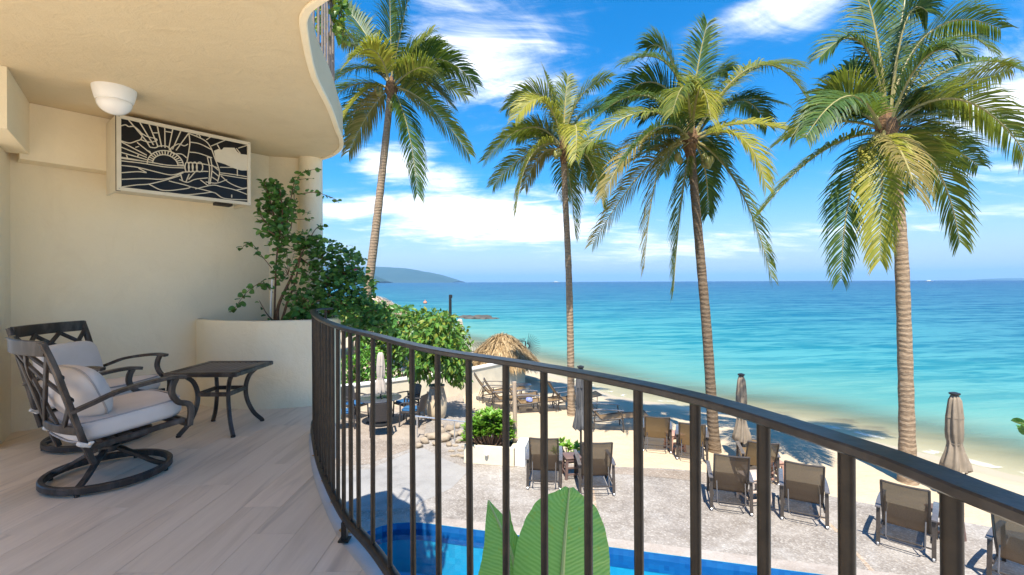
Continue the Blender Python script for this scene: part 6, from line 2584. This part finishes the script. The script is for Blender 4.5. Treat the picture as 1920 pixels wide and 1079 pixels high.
# ------------------------------------------------------------------ banana plant
def banana():
    rnd = random.Random(91)
    base = Vector((0.22, 2.35, GZ))
    t = thing('banana_plant', 'banana plant with big ribbed green leaves below the railing', 'plant', tuple(base))
    mb = MB()
    mb.tube(spline([(0, 0, 0), (.02, 0, .6), (.0, 0, 1.25), (.02, 0, 1.75)], 6), [.13, .125, .12, .118, .115, .11, .108, .105, .10, .098, .095, .09, .088, .085, .08, .075, .07, .065, .06], 14)
    mb.build('stem', M['banana_stem'], t)

    def blade(pts, widths, facing, cup=.10, split=()):
        P = [Vector(p) - base for p in pts]
        S = spline([tuple(p) for p in P], 12)
        m = len(S)
        mb_ = MB()
        nu = 8
        uv = []
        for i, p in enumerate(S):
            u = i / (m - 1)
            T = (S[min(i + 1, m - 1)] - S[max(i - 1, 0)]).normalized()
            side = T.cross(Vector(facing)).normalized()
            nn = side.cross(T).normalized()
            k = u * (len(widths) - 1)
            j = min(int(k), len(widths) - 2)
            wl = widths[j][0] + (widths[j + 1][0] - widths[j][0]) * (k - j)
            wr = widths[j][1] + (widths[j + 1][1] - widths[j][1]) * (k - j)
            for q in range(-nu, nu + 1):
                a = q / nu
                w = wr if a > 0 else wl
                rip = .006 * math.sin(u * 90 + abs(a) * 3) * abs(a)
                mb_.v.append(p + side * (a * w) - nn * (cup * w * a * a) + nn * rip + T * (abs(a) * w * .18))
                uv.append((a, u * 1.5))
        k = 2 * nu + 1
        for i in range(m - 1):
            for q in range(2 * nu):
                mb_.f.append((i * k + q, i * k + q + 1, (i + 1) * k + q + 1, (i + 1) * k + q))
        o = mb_.build('leaf', M['banana'], t, angle=180)
        ul = o.data.uv_layers.new(name='UVMap')
        for lp in o.data.loops:
            ul.data[lp.index].uv = uv[lp.vertex_index]
        mb_ = MB()
        mb_.tube([p + (Vector((0, -.004, 0))) for p in S], [.017 * (1 - i / m) + .004 for i in range(m)], 6)
        mb_.build('midrib', M['banana_rib'], o)
    top = base + Vector((.02, 0, 1.7))
    # big leaf, facing the viewer
    blade([top, at(1048, 1300, 2.28), at(1050, 1120, 2.26), at(1057, 1010, 2.25), at(1066, 916, 2.27)],
          [(.02, .02), (.03, .03), (.14, .14), (.21, .21), (.235, .235), (.235, .235), (.225, .22), (.195, .19), (.145, .14), (.02, .02)], (0, -1, .12))
    # smaller leaf to the left
    blade([top, at(985, 1330, 2.30), at(972, 1150, 2.30), at(958, 1040, 2.32), at(914, 938, 2.34)],
          [(.02, .02), (.03, .03), (.10, .06), (.17, .09), (.20, .09), (.20, .085), (.18, .075), (.135, .06), (.075, .04), (.003, .003)], (.15, -1, .05))
    # young leaf behind
    blade([top, at(975, 1300, 2.46), at(962, 1120, 2.46), at(957, 1030, 2.46), at(950, 936, 2.47)],
          [(.02, .02), (.02, .02), (.05, .06), (.06, .09), (.04, .09), (.025, .085), (.02, .06), (.018, .03), (.012, .012), (.002, .002)], (-.2, -1, 0))


banana()

# ------------------------------------------------------------------ sea things
rnd = random.Random(99)
for i, (px, py, s) in enumerate([(872, 595, .9), (884, 596.5, 1.0), (897, 597.5, 1.3), (905, 597, .8), (852, 594, .7), (916, 598, .6), (838, 593, .6), (926, 597.5, .5)]):
    g = gp(px, py, SEA)
    mb = MB()
    bm = bmesh.new()
    bmesh.ops.create_icosphere(bm, subdivisions=3, radius=1)
    vs_ = []
    for v in bm.verts:
        f = 1 + .4 * mnoise.noise(v.co * 1.7 + Vector((i * 5.1, 0, 0))) + .15 * mnoise.noise(v.co * 5 + Vector((i, 0, 0)))
        vs_.append(Vector((v.co.x * s * 1.3 * f, v.co.y * s * .8 * f, v.co.z * s * .42 * f)))
    mb.add(vs_, [tuple(v.index for v in f.verts) for f in bm.faces])
    bm.free()
    o = mb.build('reef_rock', M['reef'], None, angle=60)
    o.location = (g.x, g.y, SEA - .08)
    tag(o, 'dark reef rock breaking the water beyond the beach posts', 'rock', 'reef rocks in the shallows')
g = gp(797, 568, SEA)
t = thing('buoy', 'small orange buoy floating left of the tall beach post', 'buoy', (g.x, g.y, SEA))
mb = MB()
mb.lathe([(.05, -.2), (.36, .0), (.42, .2), (.30, .42), (.10, .52), (.08, .75), (.01, .76)], 16)
mb.build('float', M['buoy'], t)


def far_boat(label, px, py, Y, L):
    p = at(px, hor(px) + 1, Y)
    t = thing('boat', label, 'boat', (p.x, Y, SEA))
    mb = MB()
    h = L * .07
    mb.add([(-L / 2, 0, h), (L / 2, 0, h * 1.2), (L * .42, L * .09, h), (-L * .48, L * .09, h), (-L * .44, 0, -.3), (L * .4, 0, -.3), (L * .42, -L * .09, h), (-L * .48, -L * .09, h)],
           [(0, 3, 2, 1), (0, 1, 6, 7), (0, 7, 4), (0, 4, 3), (1, 2, 5), (1, 5, 6), (3, 4, 5, 2), (7, 6, 5, 4)])
    mb.build('hull', M['boat'], t, smooth=False)
    mb = MB()
    mb.box((-L * .05, 0, h * 1.7), (L * .4, L * .1, h * 1.4))
    mb.build('cabin', M['boat'], t, smooth=False)


far_boat('tiny boat on the horizon left of the second palm trunk', 1043, 527, 2600, 42)
far_boat('tiny boat on the horizon right of the rightmost palm trunk', 1742, 532, 1500, 28)
b = at(934, 431, 60)
t = thing('bird', 'tiny dark bird gliding in front of the white clouds', 'bird', tuple(b), R(30))
mb = MB()
mb.add([(0, -.18, 0), (.06, 0, .04), (0, .2, 0), (-.06, 0, .04), (.5, -.06, .12), (.95, -.16, .02), (.45, .06, .12), (-.5, -.06, .12), (-.95, -.16, .02), (-.45, .06, .12), (0, 0, -.05)],
       [(0, 1, 3), (1, 2, 3), (1, 4, 6), (4, 5, 6), (3, 9, 7), (7, 9, 8), (0, 10, 1), (10, 2, 1), (0, 3, 10), (10, 3, 2)])
mb.build('body', M['reef'], t, smooth=False)

# ------------------------------------------------------------------ air: thin sea haze that turns the far headland blue
def build_haze():
    mb = MB()
    x0, x1, y0, y1, z0, z1 = -16000, 16000, -60, 26000, -8.0, 330
    mb.box(((x0 + x1) / 2, (y0 + y1) / 2, (z0 + z1) / 2), (x1 - x0, y1 - y0, z1 - z0))
    o = mb.build('haze', M['stucco'], smooth=False, kind='stuff')
    m = bpy.data.materials.new('sea_haze')
    m.use_nodes = True
    t = m.node_tree
    t.nodes.remove(t.nodes['Principled BSDF'])
    v = t.nodes.new('ShaderNodeVolumePrincipled')
    v.inputs['Color'].default_value = (0.34, 0.66, 1.0, 1)
    v.inputs['Density'].default_value = 0.00009
    v.inputs['Anisotropy'].default_value = 0.0
    t.links.new(v.outputs[0], t.nodes['Material Output'].inputs['Volume'])
    o.data.materials.clear()
    o.data.materials.append(m)
    tag(o, 'thin bluish sea haze over the bay')


build_haze()
